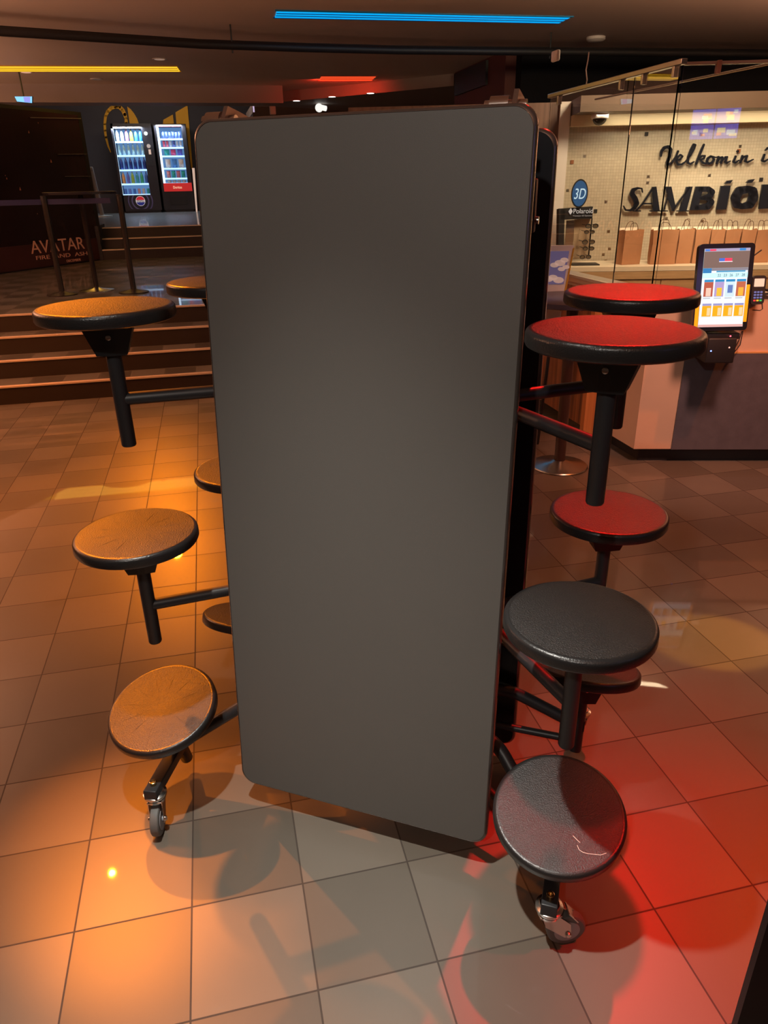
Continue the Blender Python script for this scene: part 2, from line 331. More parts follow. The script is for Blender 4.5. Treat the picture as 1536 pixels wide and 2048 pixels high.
# ---- stairs
def stairs(name, lab, x0, x1, ys, z0, r, yend):
    t = thing(name, lab, 'stairs', (0, ys[0], z0))
    for i, y in enumerate(ys):
        ye = ys[i+1] if i+1 < len(ys) else yend
        bm = B(); box(bm, (x0, y, z0), (x1, ye+.02, z0+r*(i+1)-.004)); s = obj('step', bm, M_RISER, t, False)
        bm = B(); box(bm, (x0, y+.04, z0+r*(i+1)-.004), (x1, ye, z0+r*(i+1)+.001)); obj('tread', bm, M_TILE2, s, False)
        bm = B(); box(bm, (x0, y-.008, z0+r*(i+1)-.014), (x1, y+.04, z0+r*(i+1)+.003), .002); obj('nosing', bm, M_NOSE, s, False, 'pale metal strip along the step edge')
    return t
stairs('staircase', 'wide four-step dark brown staircase rising from the tiled hall floor', -9, 2.4, [5.88, 6.20, 6.50, 6.80], 0, .165, 7.05)
stairs('staircase', 'three dark steps with pale edges going up to the vending machines', -1.55, 2.4, [12.72, 12.93, 13.2], Z1, .165, 13.5)
bm = B(); box(bm, (-1.75, 12.7, Z1), (-1.53, 13.6, Z2+.05)); single('stair_side_wall', bm, M_BLACK, 'low black kerb wall beside the three upper steps', 'wall')

# ================================================================ FOLDING TABLE
A = V((.8435, -.537, 0)).normalized(); N_ = V((-A.y, A.x, 0)); O = V((.48255, .43345, 0))
def w(a, n, z): return O+A*a+N_*n+Z*z
T = thing('folding_cafeteria_table', 'tall folded black-and-grey cafeteria table on wheels with round stools attached', 'table', w(0, .24, 0))
def leaf(c_bot, c_top, nrm, lab):
    """rounded slab: centre line bottom/top of its outer face, nrm = outward normal"""
    up = (c_top-c_bot); H = up.length; up.normalize(); c = (c_bot+c_top)/2
    a = A; n = a.cross(up).normalized(); n = n if n.dot(nrm) > 0 else -n
    W_, th = .762, .030; pts = rrect(W_, H, .042, 10)
    t = bmesh.new()
    e = .004
    o1 = [t.verts.new(c+a*x*(1-2*e/W_)+up*y*(1-2*e/H)) for x, y in pts]
    o2 = [t.verts.new(c+a*x*(1-2*e/W_)+up*y*(1-2*e/H)-n*.0285) for x, y in pts]
    m = len(pts)
    t.faces.new(o1); f = t.faces.new(o2[::-1]); f.material_index = 1
    for i in range(m): t.faces.new((o1[i], o2[i], o2[(i+1) % m], o1[(i+1) % m])).material_index = 1
    L = obj('tabletop_leaf', t, [M_LEAF, M_LEAFB], T, True, lab)
    t = bmesh.new(); rings = []
    for k in range(9):                      # half-round edge moulding
        th_ = math.pi*k/8; off = -.0035+.0075*math.sin(th_); dz = .0145-.0155*math.cos(th_)
        rings.append([t.verts.new(c+a*x*(1+2*off/W_)+up*y*(1+2*off/H)-n*dz) for x, y in pts])
    for p, q in zip(rings, rings[1:]):
        for i in range(m): t.faces.new((p[i], p[(i+1) % m], q[(i+1) % m], q[i]))
    p, q = rings[-1], rings[0]
    for i in range(m): t.faces.new((p[i], p[(i+1) % m], q[(i+1) % m], q[i]))
    obj('edge_moulding', t, M_EDGE, L, True, 'glossy black edge moulding')
    return L
leaf(w(0, 0, .087), w(0, .136, 1.903), -N_, 'plain grey laminate leaf facing the camera')
leaf(w(0, .478, .055), w(0, .470, 1.875), N_, 'dark rear leaf')
# inner steel frame
for s in (-1, 1):
    for n0, n1 in ((.20, .24), (.33, .31)):
        bm = B(); obox(bm, (w(.26*s, n0, .16)+w(.26*s, n1, 1.84))/2, A, N_, (w(.26*s, n1, 1.84)-w(.26*s, n0, .16)).normalized(), (.02, .014, .84), .003)
        obj('frame_upright', bm, M_TUBE, T)
for n0, z in ((.21, .30), (.25, .672), (.25, 1.277), (.34, .30), (.30, .672), (.30, 1.277)):
    bm = B(); tube(bm, [w(-.31, n0, z), w(.31, n0, z)], .016); obj('crossbar', bm, M_TUBE, T)
# hinge brackets poking over the top edge
for s in (-1, 1):
    bm = B()
    prism(bm, [w(.33*s-.006, .175, 1.85), w(.33*s-.006, .175, 1.90), w(.33*s-.006, .20, 1.935), w(.33*s-.006, .26, 1.925), w(.33*s-.006, .38, 1.90), w(.33*s-.006, .42, 1.84)], A*.010)
    prism(bm, [w(.33*s-.05, .175, 1.88), w(.33*s-.05, .18, 1.905), w(.33*s-.05, .22, 1.925), w(.33*s-.05, .30, 1.91), w(.33*s-.05, .32, 1.88)], A*.008)
    h = obj('hinge_bracket', bm, mat('brown_steel_bracket', (.25, .16, .12), .35, metal=.7), T, False)
    bm = B(); lathe(bm, w(.33*s-.065, .205, 1.905), A, [(0, .013), (.012, .013), (.012, .02), (.05, .02), (.05, .012), (.085, .012)], 20)
    obj('hinge_pin', bm, M_STEEL, h, True, 'bright steel hinge pin')
bm = B(); box_c = w(.375, .20, 1.72); obox(bm, box_c, A, N_, Z, (.006, .014, .052), .003); la = obj('lock_latch', bm, M_BLACK, T)
bm = B(); lathe(bm, box_c+V((0, 0, -.028)), A, [(0, .008), (.014, .008)], 12); obj('latch_button', bm, M_STEEL, la)

def seat(c, nrm, key):
    c, nrm = V(c), V(nrm).normalized(); bm = B(); R = .165
    prof = [(0, .002), (0, .148), (-.0006, .153)]
    lathe(bm, c, nrm, [(h, r) for h, r in prof], 72, cap=False)
    # mouldered spokes on the top, pressed into the plastic
    bm.faces.new([v for v in bm.verts][:72])
    s = obj('stool_seat', bm, M_SEAT, T, True)
    bm = B(); pr = [(-.0005, .1525)]
    for k in range(9):
        t = math.pi*.5*k/8; pr.append((-.011+.0105*math.cos(t), .154+.011*math.sin(t)))
    pr += [(-.026, .1655), (-.031, .163), (-.034, .157), (-.034, .01)]
    lathe(bm, c, nrm, pr, 72, cap=False); bm.faces.new([v for v in bm.verts][-72:])
    obj('seat_rim', bm, M_RIM, s, True)
    return s
def spokes(s, c, nrm, a, b):
    bm = B()
    for k in range(12):
        t = 2*math.pi*k/12+.2; d = a*math.cos(t)+b*math.sin(t)
        tube(bm, [c+d*.035-nrm*.0004, c+d*.09-nrm*.0001, c+d*.142-nrm*.0006], [.0004, .0009, .0004], 6)
    obj('moulded_spokes', bm, M_SEAT, s, True)
def bracket(s, c, nrm, a, b, big=True):
    """tapered block under the seat"""
    bm = B(); q = []
    h0, h1 = -.034, -.118
    for h, ha, hb in ((h0, .062, .040), (-.055, .058, .036), (h1, .036, .028)):
        q.append([bm.verts.new(c+nrm*h+a*x*ha+b*y*hb) for x, y in ((1, 1), (.25, 1.12), (-.25, 1.12), (-1, 1), (-1, -1), (-.25, -1.12), (.25, -1.12), (1, -1))])
    for p, r in zip(q, q[1:]):
        for i in range(8): bm.faces.new((p[i], p[(i+1) % 8], r[(i+1) % 8], r[i]))
    bm.faces.new(q[0][::-1]); bm.faces.new(q[-1]); br = obj('seat_bracket', bm, M_BRK, s, False)
    bm = B(); lathe(bm, c+nrm*-.072-b*.0375, -b, [(0, .0065), (.003, .0065), (.004, .004)], 14); obj('bracket_bolt', bm, M_STEEL, s, True, 'steel bolt')
def stool(lat, n, z, tilt, level, side, rear):
    nr = (N_*tilt+Z*math.sqrt(1-tilt*tilt)); c = w(lat, n, z)
    b = N_*math.sqrt(1-tilt*tilt)-Z*tilt; a = A.copy()
    s = seat(c, nr, level)
    if side == 'L' and level < 2 and not rear: spokes(s, c, nr, a, b)
    ang = {'L': .55, 'R': -.15}[side] if not rear else .4
    a2 = a*math.cos(ang)+b*math.sin(ang); b2 = -a*math.sin(ang)+b*math.cos(ang)
    bracket(s, c, nr, a2, b2)
    L = .36 if level else .285
    bm = B(); tube(bm, [c-nr*.03, c-nr*(L-.004), c-nr*L], [.019, .019, .017], 24); obj('seat_stem', bm, M_TUBE, T)
    fn = .25 if not rear else .30
    if level:
        p0 = c-nr*.235; p1 = w(.30*side_s[side], fn, z-.235)
        bm = B(); tube(bm, [p0, p1], .0165, 20); obj('seat_arm', bm, M_TUBE, T)
    else:
        p0 = c-nr*.20; e = w(.27*side_s[side], .20 if not rear else .40, .30); m1 = w(.40*side_s[side], .14 if not rear else .42, .29)
        bm = B(); tube(bm, bez(p0, p0+(m1-p0)*.72, m1, 4)+bez(m1, m1+(m1-p0)*.25, e, 8)[1:], .019, 20); obj('seat_arm', bm, M_TUBE, T)
        if side == 'R': bm = B(); e2 = w(.27*side_s[side], .20 if not rear else .40, .17); tube(bm, [c-nr*.25, e2], .012, 12); obj('brace_rod', bm, M_TUBE, T)
        # square arm reaching out to the caster
        pv = w(.578*side_s[side], -.165 if not rear else .60, .148)
        q0 = c-nr*.20; d = (pv-q0).normalized(); sd = d.cross(Z).normalized(); upv = sd.cross(d)
        bm = B(); obox(bm, (q0+pv+d*.02)/2, d, sd, upv, ((pv-q0).length/2+.02, .02, .017), .003); obj('caster_arm', bm, M_TUBE, T)
        caster(pv, side, rear)
side_s = {'L': -1, 'R': 1}
def caster(pv, side, rear):
    wdir = {('L', False): (V((-.15, -.99, 0)), .012), ('R', False): (V((.86, -.10, 0)), .040), ('R', True): (V((.3, .8, 0)), .03), ('L', True): (V((-.4, .9, 0)), .03)}[(side, rear)]
    d, off = wdir[0].normalized(), wdir[1]+.008; ax = V((-d.y, d.x, 0)); ctr = V((pv.x, pv.y, 0))+d*off; r = .050
    bm = B(); lathe(bm, ctr+Z*r-ax*.013, ax, [(0, r*.6), (0, r-.005), (.003, r-.001), (.008, r), (.018, r), (.023, r-.001), (.026, r-.005), (.026, r*.6)], 36)
    wh = obj('caster_wheel', bm, M_WHEEL, T, True, 'grey rubber caster wheel')
    bm = B(); lathe(bm, ctr+Z*r-ax*.0145, ax, [(0, .012), (.0, r*.66), (.029, r*.66), (.029, .012)], 30); lathe(bm, ctr+Z*r-ax*.019, ax, [(0, .009), (.038, .009)], 18)
    obj('wheel_hub', bm, M_HUB, wh, True)
    bm = B()
    lathe(bm, V((pv.x, pv.y, .122)), Z, [(0, .030), (.006, .034), (.014, .034), (.018, .026), (.022, .024)], 30)
    lathe(bm, V((pv.x, pv.y, .106)), Z, [(0, .020), (.004, .028), (.014, .030)], 30)
    for s in (-1, 1):
        k = ax*s*.019; P = V((pv.x, pv.y, 0))
        prism(bm, [P+k+d*.020+Z*.118, P+k-d*.022+Z*.118, P+k-d*.012+Z*.085, ctr+k-d*.009+Z*(r-.010), ctr+k+d*.009+Z*(r-.010), ctr+k+d*.004+Z*.085], ax*s*.0025)
    P = V((pv.x, pv.y, 0)); obox(bm, P+Z*.117, d, ax, Z, (.028, .021, .003), .002)
    fk = obj('caster_fork', bm, M_STEEL, T, True, 'bright steel swivel fork')
    bm = B(); lathe(bm, ctr+Z*r-ax*.027, ax, [(0, .006), (.004, .008), (.05, .008), (.054, .006)], 16); obj('axle_bolt', bm, M_STEEL, fk)
    bm = B(); lathe(bm, V((pv.x, pv.y, .160)), Z, [(0, .010), (.016, .010), (.017, .008), (.0165, .0055), (.010, .005)], 18, cap=True); obj('stem_nut', bm, mat('brass_nut', (.6, .42, .2), .25, metal=1), fk, True, 'brass-toned hollow stem nut')
    if side == 'R' and not rear:
        bm = B(); q = ctr+Z*.10; obox(bm, q+d*.012+ax*.0, (d*.6-Z*.8).normalized(), ax, (d*.8+Z*.6).normalized(), (.022, .017, .0015)); obj('brake_tab', bm, M_STEEL, fk, False)
stool(-.618, .030, 1.512, -.0, 2, 'L', False)
stool(.572, .001, 1.512, -.0, 2, 'R', False)
stool(-.616, -.005, .917, 0, 1, 'L', False)
stool(.570, -.045, .900, 0, 1, 'R', False)
stool(-.620, -.024, .334, -.262, 0, 'L', False)
stool(.571, -.039, .322, -.255, 0, 'R', False)
stool(.582, .540, 1.512, 0, 2, 'R', True)
stool(.592, .550, .902, 0, 1, 'R', True)
stool(.580, .488, .406, .300, 0, 'R', True)
stool(-.60, .540, 1.512, 0, 2, 'L', True)
stool(-.60, .550, .902, 0, 1, 'L', True)
stool(-.600, .488, .36, .300, 0, 'L', True)
# lint on the nearest stool
cR = w(.571, -.039, .322); nR = N_*-.255+Z*.967
def onseat(x, y): return at(x, y, cR+nR*.0008, nR)
bm = B(); k_ = lambda L: [onseat(920+x/3.84, 1460+y/3.84) for x, y in L]
tube(bm, k_([(900, 885), (915, 920), (945, 940), (985, 950), (1030, 955), (1080, 960), (1125, 945)]), .0006, 5); single('lint_thread', bm, M_PAPERW, 'pale curled thread lying on the nearest black stool seat', 'thread')
bm = B(); tube(bm, k_([(868, 812), (895, 840), (922, 865)]), .0006, 5); single('lint_thread', bm, M_PAPERW, 'short straight pale thread just above the curled one on the seat', 'thread')

# ================================================================ CEILING FIXTURES
def strip(x0, y0, x1, y1, wd_, col, s, lab):
    a, b = V((x0, y0, HC)), V((x1, y1, HC)); d = (b-a).normalized(); q = V((-d.y, d.x, 0))
    t = thing('ceiling_light_strip', lab, 'light', (a+b)/2)
    bm = B(); c = (a+b)/2; obox(bm, c-Z*.004, d, q, Z, ((b-a).length/2, wd_/2, .004)); 
    obj('diffuser', bm, emis('strip_'+lab.split()[0]+str(int(s*10)), col, s), t, False)
    bm = B()
    for k in (-1, 1): obox(bm, c+q*k*(wd_/2+.012)-Z*.006, d, q, Z, ((b-a).length/2+.02, .012, .006))
    obj('frame', bm, mat('strip_frame_'+lab.split()[0], tuple(v*.5 for v in col), .5), t, False)
    bm = B()
    for k in (-.17, .17): obox(bm, c+q*k*wd_-Z*.010, d, q, Z, ((b-a).length/2, wd_*.03, .003))
    obj('louvre', bm, mat('strip_frame_'+lab.split()[0], col, .5), t, False)
p, q = atZ(552, 27, HC), atZ(1130, 39, HC); strip(p.x, p.y, q.x, q.y, .34, (.0, .42, .95), 1.0, 'cyan glowing light strip recessed in the ceiling near the pipe')
strip(1.81, 2.205, 1.93, 2.215, .055, (1., .05, .03), 9., 'short red light strip in the ceiling near the folded table')
p, q = atZ(-300, 136, HC), atZ(356, 137, HC); strip(p.x, p.y, q.x, q.y, .55, (1., .55, .02), 1.3, 'yellow glowing light strip recessed in the left ceiling')
p, q = atZ(641, 156, HC), atZ(748, 156, HC); strip(p.x, p.y, q.x, q.y, .55, (1., .08, .02), 1.3, 'red glowing light strip recessed in the middle of the ceiling')
lamp('AREA', (2.8, 13.3, 3.42), (2.9, 14.4, 3.15), (1, .05, .02), 14, .9, .3, name='red_strip_glow')
lamp('AREA', (-1.5, 12.3, 3.38), (-1.5, 12.3, 0), (1, .55, .1), 8, 3, .5, name='yellow_strip_glow')
lamp('AREA', (2.8, 8.1, 3.40), (2.8, 8.1, 0), (.05, .5, 1), 6, 2.8, .3, name='cyan_strip_glow')
# pipe
zp = 3.24
t = thing('ceiling_pipe', 'long thin black rail hanging below the ceiling on short rods', 'pipe', (1, 8.2, zp))
pp = [atZ(x, y, zp) for x, y in ((-200, 48), (0, 63), (200, 76), (400, 89), (600, 96), (800, 101), (1000, 103), (1250, 105), (1536, 108), (1800, 110))]
bm = B(); tube(bm, pp, .042, 12); obj('pipe', bm, M_BLACK, t)
bm = B(); tube(bm, [v+Z*.045+V((0, .03, 0)) for v in pp], .012, 8); obj('cable', bm, M_BLACK, t)
for x, y in ((464, 92), (1100, 104)):
    g = atZ(x, y, zp); bm = B(); tube(bm, [g-Z*.07, V((g.x, g.y, HC))], .009, 8); obj('hanger_rod', bm, M_BLACK, t)
# smoke detector, small box, cable
g = atZ(1192, 74, HC); bm = B(); lathe(bm, g, -Z, [(0, .12), (.03, .12), (.05, .09), (.055, .0)], 24); single('smoke_detector', bm, M_WHITE, 'small round white smoke detector on the ceiling above the rail', 'smoke detector')
g = at(1115, 112, (2.88, 0, 0), (1, 0, 0)); bm = B(); box(bm, g-V((.03, .05, .035)), g+V((.0, .05, .035)), .01); single('wall_speaker', bm, M_WHITE, 'small white box fixed high on the black bulkhead', 'speaker')
bm = B(); tube(bm, [at(x, y, (2.885, 0, 0), (1, 0, 0)) for x, y in ((1178, 104), (1176, 120), (1172, 140), (1174, 160), (1170, 180))], .004, 6); single('hanging_cable', bm, M_WHITE, 'thin white cable hanging down the black bulkhead', 'cable')
def downlight(x, y, zc, lab, col=(1, .9, .8), s=6., r=.05, power=0.):
    g = atZ(x, y, zc); t = thing('recessed_downlight', lab, 'light', g, 'recessed ceiling downlights')
    bm = B(); lathe(bm, g, -Z, [(0, r*1.3), (.006, r*1.3), (.006, r*.9)], 20); obj('trim_ring', bm, M_WHITE, t)
    bm = B(); lathe(bm, g-Z*.002, -Z, [(0, r), (.006, r*.9)], 20); obj('lens', bm, emis('downlight_lens_%d' % int(s*10), col, s), t)
    if power: lamp('SPOT', g-Z*.03, g-Z*2+V((0, .5, 0)), (1, .75, .5), power, .04, angle=95, blend=.6, name='downlight_beam')
for i, (x, y, pw) in enumerate(((593, 201, 0), (664, 193, 30), (741, 186, 60))):
    downlight(x, y, 3.27, ('leftmost', 'middle', 'rightmost')[i]+' of three small lit downlights above the grey leaf', power=pw, r=.07)
downlight(319, 118, HC, 'unlit downlight near the end of the yellow strip', (.5, .3, .2), .5, .08)
downlight(193, 158, HC, 'unlit downlight behind the yellow strip', (.3, .2, .15), .2, .08)
downlight(52, 144, HC, 'pale downlight against the yellow strip on the left', (.8, .45, .3), .9, .08)

# far screens and fittings
def screen(name, pts, P0, n, m, lab, th=.05):
    n = V(n).normalized(); q = [at(x, y, P0, n) for x, y in pts]; c = sum(q, V())/4
    t = thing(name, lab, 'screen', c)
    bm = B(); tube(bm, [c+n*.02, V((c.x, c.y+.02, HC))], .012, 8); obj('hanger', bm, M_BLACK, t)
    bm = B(); prism(bm, [c+(v-c)*1.06+n*.006 for v in q], n*th); obj('housing', bm, M_BLACK, t, False)
    bm = B(); prism(bm, q, n*.004); obj('display', bm, m[0], t, False)
    if len(m) > 1:
        bm = B(); f = [q[0].lerp(q[1], .5), q[1].lerp(q[0], .06), q[2].lerp(q[3], .06), q[3].lerp(q[2], .5)]; f = [v.lerp(c, .12) for v in f]
        prism(bm, [v-n*.003 for v in f], n*.002); obj('picture', bm, m[1], t, False)
    return t
screen('hanging_screen', [(29, 193), (64, 193), (64, 206), (34, 203)], (0, 12.8, 0), (0, 1, 0), [emis('screen_cyan', (.2, .6, 1), 1.1), emis('screen_blue', (.25, .3, .9), 1)], 'small blue screen hanging under the beam at far left')
screen('hanging_screen', [(865, 183), (886, 180), (886, 213), (865, 215)], (0, 14.5, 0), (-.3, 1, 0), [emis('screen_violet', (.3, .25, .8), .8), emis('screen_pale', (.6, .7, .9), .8)], 'narrow violet screen on the far wall above the grey leaf')
g = atY(640, 214, 15.5); bm = B(); lathe(bm, g, V((-.3, -1, -.2)), [(0, .03), (.10, .06), (.14, .08), (.15, .075)], 20); lathe(bm, g+V((0, .02, 0)), V((0.6, .2, -.1)), [(0, .05), (.14, .05)], 16)
single('ceiling_spotlight', bm, emis('spot_lit', (.8, .8, .75), 1.2), 'small bright round spotlight on the far dark wall', 'spotlight')
g = atY(545, 215, 15.5); bm = B(); box(bm, g-V((.06, .05, .13)), g+V((.06, .05, .10)), .02); single('wall_lamp', bm, mat('beige_plastic', (.45, .35, .25), .5), 'small beige wall fitting just right of the left hinge bracket', 'wall fitting')
g = atY(506, 202, 16.0); bm = B(); box(bm, g-V((.015, .015, .20)), g+V((.015, .015, .14))); single('vertical_light_tube', bm, emis('tube_violet', (.7, .55, .8), .8), 'thin pale vertical light tube by the left hinge bracket', 'light')
q = [atY(x, y, 17.5) for x, y in ((805, 216), (818, 209), (850, 207), (842, 214))]; bm = B(); prism(bm, q, (0, .03, 0)); single('orange_wall_panel', bm, emis('orange_panel', (.9, .35, .02), .8), 'small glowing orange panel on the far wall above the leaf', 'panel')

# ================================================================ PLATFORM: emblem, vending machines, posts
YW = 22.38
def pw(x, y, d=0.): return atY(180+x/5.908, 180+y/5.908, YW-d)
emb = thing('wall_emblem', 'large yellow painted emblem curving behind the two vending machines', 'wall graphic', pw(650, 400))
bm = B(); ribbon(bm, [(245, 735, 8), (215, 660, 20), (190, 560, 26), (178, 480, 28), (175, 400, 30), (185, 310, 34), (210, 255, 40), (250, 215, 45), (300, 196, 44), (345, 200, 46), (385, 235, 46), (412, 290, 40), (425, 340, 36), (430, 395, 34)], lambda x, y: pw(x, y), (0, -.02, 0)); obj('hook_stroke', bm, M_YEL, emb, False)
bm = B(); prism(bm, [pw(*v) for v in ((440, 195), (480, 225), (520, 275), (555, 335), (578, 400), (470, 400), (455, 300))], (0, -.02, 0)); obj('fin_shape', bm, M_YEL, emb, False)
bm = B(); prism(bm, [pw(*v) for v in ((862, 400), (868, 352), (980, 290), (992, 400))], (0, -.02, 0)); obj('short_stroke', bm, M_YEL, emb, False)
bm = B(); prism(bm, [pw(*v) for v in ((1022, 400), (1010, 265), (1152, 182), (1215, 935), (1196, 935), (1130, 400))], (0, -.02, 0)); obj('tall_stroke', bm, M_YEL, emb, False)

YV = 21.45
M_VM = mat('black_vending_cabinet', (.02, .018, .024), .4); M_VIN = mat('pale_shelf_interior', (.45, .55, .7), .5)
M_BACK = emis('vending_backlight', (.10, .22, .45), .9); M_LED = emis('vending_led', (.55, .78, 1.), 2.2); M_SHELF = emis('vending_shelf_edge', (.45, .7, 1.), 1.3)
def vbottle_proto(name, h, r):
    bm = B(); lathe(bm, (0, 0, 0), Z, [(0, r*.85), (.01, r), (h*.55, r), (h*.72, r*.75), (h*.84, r*.38), (h*.9, r*.36)], 12); return bm
def vending(lab, TL, TR, BR, BL, win, px_red=None):
    # outline given on the front plane YV
    P = [atY(x, y, YV) for x, y in (TL, TR, BR, BL)]; x0 = (P[0].x+P[3].x)/2; x1 = (P[1].x+P[2].x)/2; zt = (P[0].z+P[1].z)/2
    t = thing('vending_machine', lab, 'vending machine', ((x0+x1)/2, YV+.4, Z2))
    wq_ = [atY(x, y, YV) for x, y in win]; wx0 = (wq_[0].x+wq_[3].x)/2; wx1 = (wq_[1].x+wq_[2].x)/2; wz1 = (wq_[0].z+wq_[1].z)/2; wz0 = (wq_[2].z+wq_[3].z)/2
    bm = B(); y0, y1 = YV, YV+.8
    box(bm, (x0, y0, Z2+.06), (wx0, y1, zt)); box(bm, (wx1, y0, Z2+.06), (x1, y1, zt)); box(bm, (wx0, y0, wz1), (wx1, y1, zt)); box(bm, (wx0, y0, Z2+.06), (wx1, y1, wz0)); box(bm, (wx0, y0+.5, wz0), (wx1, y1, wz1))
    obj('cabinet', bm, M_VM, t, False)
    bm = B(); box(bm, (x0+.03, y0+.03, Z2), (x1-.03, y1-.03, Z2+.06)); obj('plinth', bm, M_BLACK, t, False)
    bm = B(); box(bm, (wx0, y0+.46, wz0), (wx1, y0+.49, wz1)); obj('lit_back_panel', bm, M_BACK, t, False)
    bm = B(); box(bm, (wx0, y0+.01, wz0), (wx0+.055, y0+.05, wz1)); obj('light_tube', bm, M_LED, t, False)
    lamp('AREA', ((wx0+wx1)/2, y0-.04, wz1+.03), ((wx0+wx1)/2, y0+.3, wz0), (.7, .85, 1), 42, wx1-wx0, .05, name='vending_light')
    return t, x0, x1, zt, wx0, wx1, wz0, wz1
vm, x0, x1, zt, wx0, wx1, wz0, wz1 = vending('left vending machine with lit blue shelves of bottles and a cola roundel below', (218, 247), (301, 247), (325, 424), (258, 425), ((221, 257), (281, 257), (302, 389), (243, 391)))
def shelf(t, z, wx0, wx1):
    bm = B(); box(bm, (wx0+.05, YV+.06, z-.02), (wx1, YV+.45, z)); s = obj('shelf', bm, M_VIN, t, False)
    bm = B(); box(bm, (wx0+.05, YV+.05, z-.035), (wx1, YV+.062, z+.008)); obj('shelf_edge', bm, M_SHELF, s, False)
rows = [('clear and coloured sports drink bottle', [(.75, .85, .95), (.75, .85, .95), (.8, .15, .2), (.75, .75, .05), (.05, .25, .7), (.05, .3, .8)]),
        ('clear water bottle', [(.45, .75, .85)]*6), ('dark blue cola bottle', [(.03, .06, .3)]*6),
        ('brightly coloured juice bottle', [(.9, .35, .1), (.2, .2, .6), (.5, .7, .1), (.1, .5, .6), (.1, .6, .3), (.1, .2, .6)]), ('small drink can', [(.1, .2, .6), (.2, .3, .8), (.1, .25, .7), (.8, .4, .4), (.85, .7, .6), (.1, .6, .55)])]
nm_row = ['top shelf', 'second shelf', 'third shelf', 'fourth shelf', 'bottom shelf']
H_ = wz1-wz0
zs = [wz1-H_*k for k in (.19, .395, .61, .825, .99)]
def vprod(proto, m, loc, name, lab, cat, group):
    key = (proto, m.name)
    if key not in PROD:
        me = PROTO[proto].copy(); me.materials.clear(); me.materials.append(m); PROD[key] = me
    o = bpy.data.objects.new(name, PROD[key]); C.objects.link(o); o.location = loc; label(o, lab, cat, group); return o
PROTO, PROD = {}, {}
def proto(name, bm):
    me = bpy.data.meshes.new(name); bmesh.ops.recalc_face_normals(bm, faces=bm.faces); bm.to_mesh(me); bm.free()
    for f in me.polygons: f.use_smooth = True
    PROTO[name] = me
proto('bottle', vbottle_proto('bottle', .30, .043)); bm = B(); lathe(bm, (0, 0, 0), Z, [(0, .03), (.008, .036), (.13, .036), (.14, .03)], 12); proto('can', bm)
bm = B(); lathe(bm, (0, 0, 0), Z, [(0, .017), (.03, .017)], 10); proto('cap', bm)
bm = B()
prism(bm, [V((-.075, -.02, 0)), V((.075, -.02, 0)), V((.075, .02, 0)), V((-.075, .02, 0))], (0, 0, .02)); prism(bm, [V((-.07, -.04, .02)), V((.07, -.04, .02)), V((.07, .04, .02)), V((-.07, .04, .02))], (0, 0, .16)); prism(bm, [V((-.075, -.012, .18)), V((.075, -.012, .18)), V((.075, .012, .18)), V((-.075, .012, .18))], (0, 0, .02)); proto('bag', bm)
for r_, ((kind, cols), z) in enumerate(zip(rows, zs)):
    shelf(vm, z, wx0, wx1)
    for i, c in enumerate(cols):
        x = wx0+.12+(wx1-wx0-.17)*i/5; can = r_ == 4
        same = len(set(cols)) == 1
        m = mat('drink_%d_%d_%d' % tuple(int(v*20) for v in c), c, .25, emit=c, es=.0)
        lab = '%s on the %s, left vending machine' % (kind, nm_row[r_]) if same else '%s, %s from left on %s, left vending machine' % (kind, ('first', 'second', 'third', 'fourth', 'fifth', 'sixth')[i], nm_row[r_])
        o = vprod('can' if can else 'bottle', m, (x, YV+.14, z+.004), 'drink_can' if can else 'drink_bottle', lab, 'can' if can else 'bottle', 'drinks in the left vending machine, '+nm_row[r_])
        if not can:
            cp = bpy.data.objects.new('bottle_cap', PROTO['cap']); C.objects.link(cp); cp.parent = o; cp.location = (0, 0, .27)
for me in (PROTO['cap'],):
    if not me.materials: me.materials.append(M_WHITE)
# panel details of the left machine
bm = B(); box(bm, (wx1+.10, YV-.012, wz1-.9), (wx1+.16, YV, wz1-.52)); obj('payment_slot', bm, M_BLACK, vm, False)
bm = B(); box(bm, (wx1+.11, YV-.02, wz1-.62), (wx1+.17, YV-.01, wz1-.5)); obj('keypad', bm, emis('keypad_glow', (.7, .5, .4), .8), vm, False)
bm = B(); lathe(bm, (wx1+.13, YV-.01, wz1-.42), (0, -1, 0), [(0, .05), (.01, .05)], 20); obj('contactless_reader', bm, emis('reader_glow', (.6, .5, .45), .6), vm)
bm = B(); lathe(bm, (wx1+.10, YV-.01, wz1-.12), (0, -1, 0), [(0, .045), (.02, .03)], 16); obj('panel_lamp', bm, emis('panel_lamp', (.8, 1, .85), 2.2), vm)
pc = atY(281, 402, YV-.01)
for nm, r, c in (('outer_ring', .33, (.12, .10, .25)), ('ring_gap', .30, (.02, .018, .03)), ('inner_ring', .235, (.16, .14, .33)), ('inner_gap', .20, (.02, .018, .03))):
    bm = B(); lathe(bm, (pc.x, YV-.001, pc.z), (0, -1, 0), [(0, r), (.002+.4*(.35-r)/100, r)], 40)
    for v in bm.verts:
        if v.co.z < Z2+.10: v.co.z = Z2+.10
        if v.co.z > wz0-.01: v.co.z = wz0-.01
    for v in bm.verts: v.co.y -= (.35-r)*.02
    obj(nm, bm, mat('roundel_'+nm, c, .5), vm, False)
def disc_seg(cx, cz, y, r, z0, z1, n=24):
    pts = []
    for i in range(n+1):
        t = math.asin(max(-1, min(1, z0)))+(math.asin(max(-1, min(1, z1)))-math.asin(max(-1, min(1, z0))))*i/n; pts.append((cx+r*math.cos(t), y, cz+r*math.sin(t)))
    return [V(p) for p in pts]+[V((2*cx-p[0], p[1], p[2])) for p in reversed(pts)]
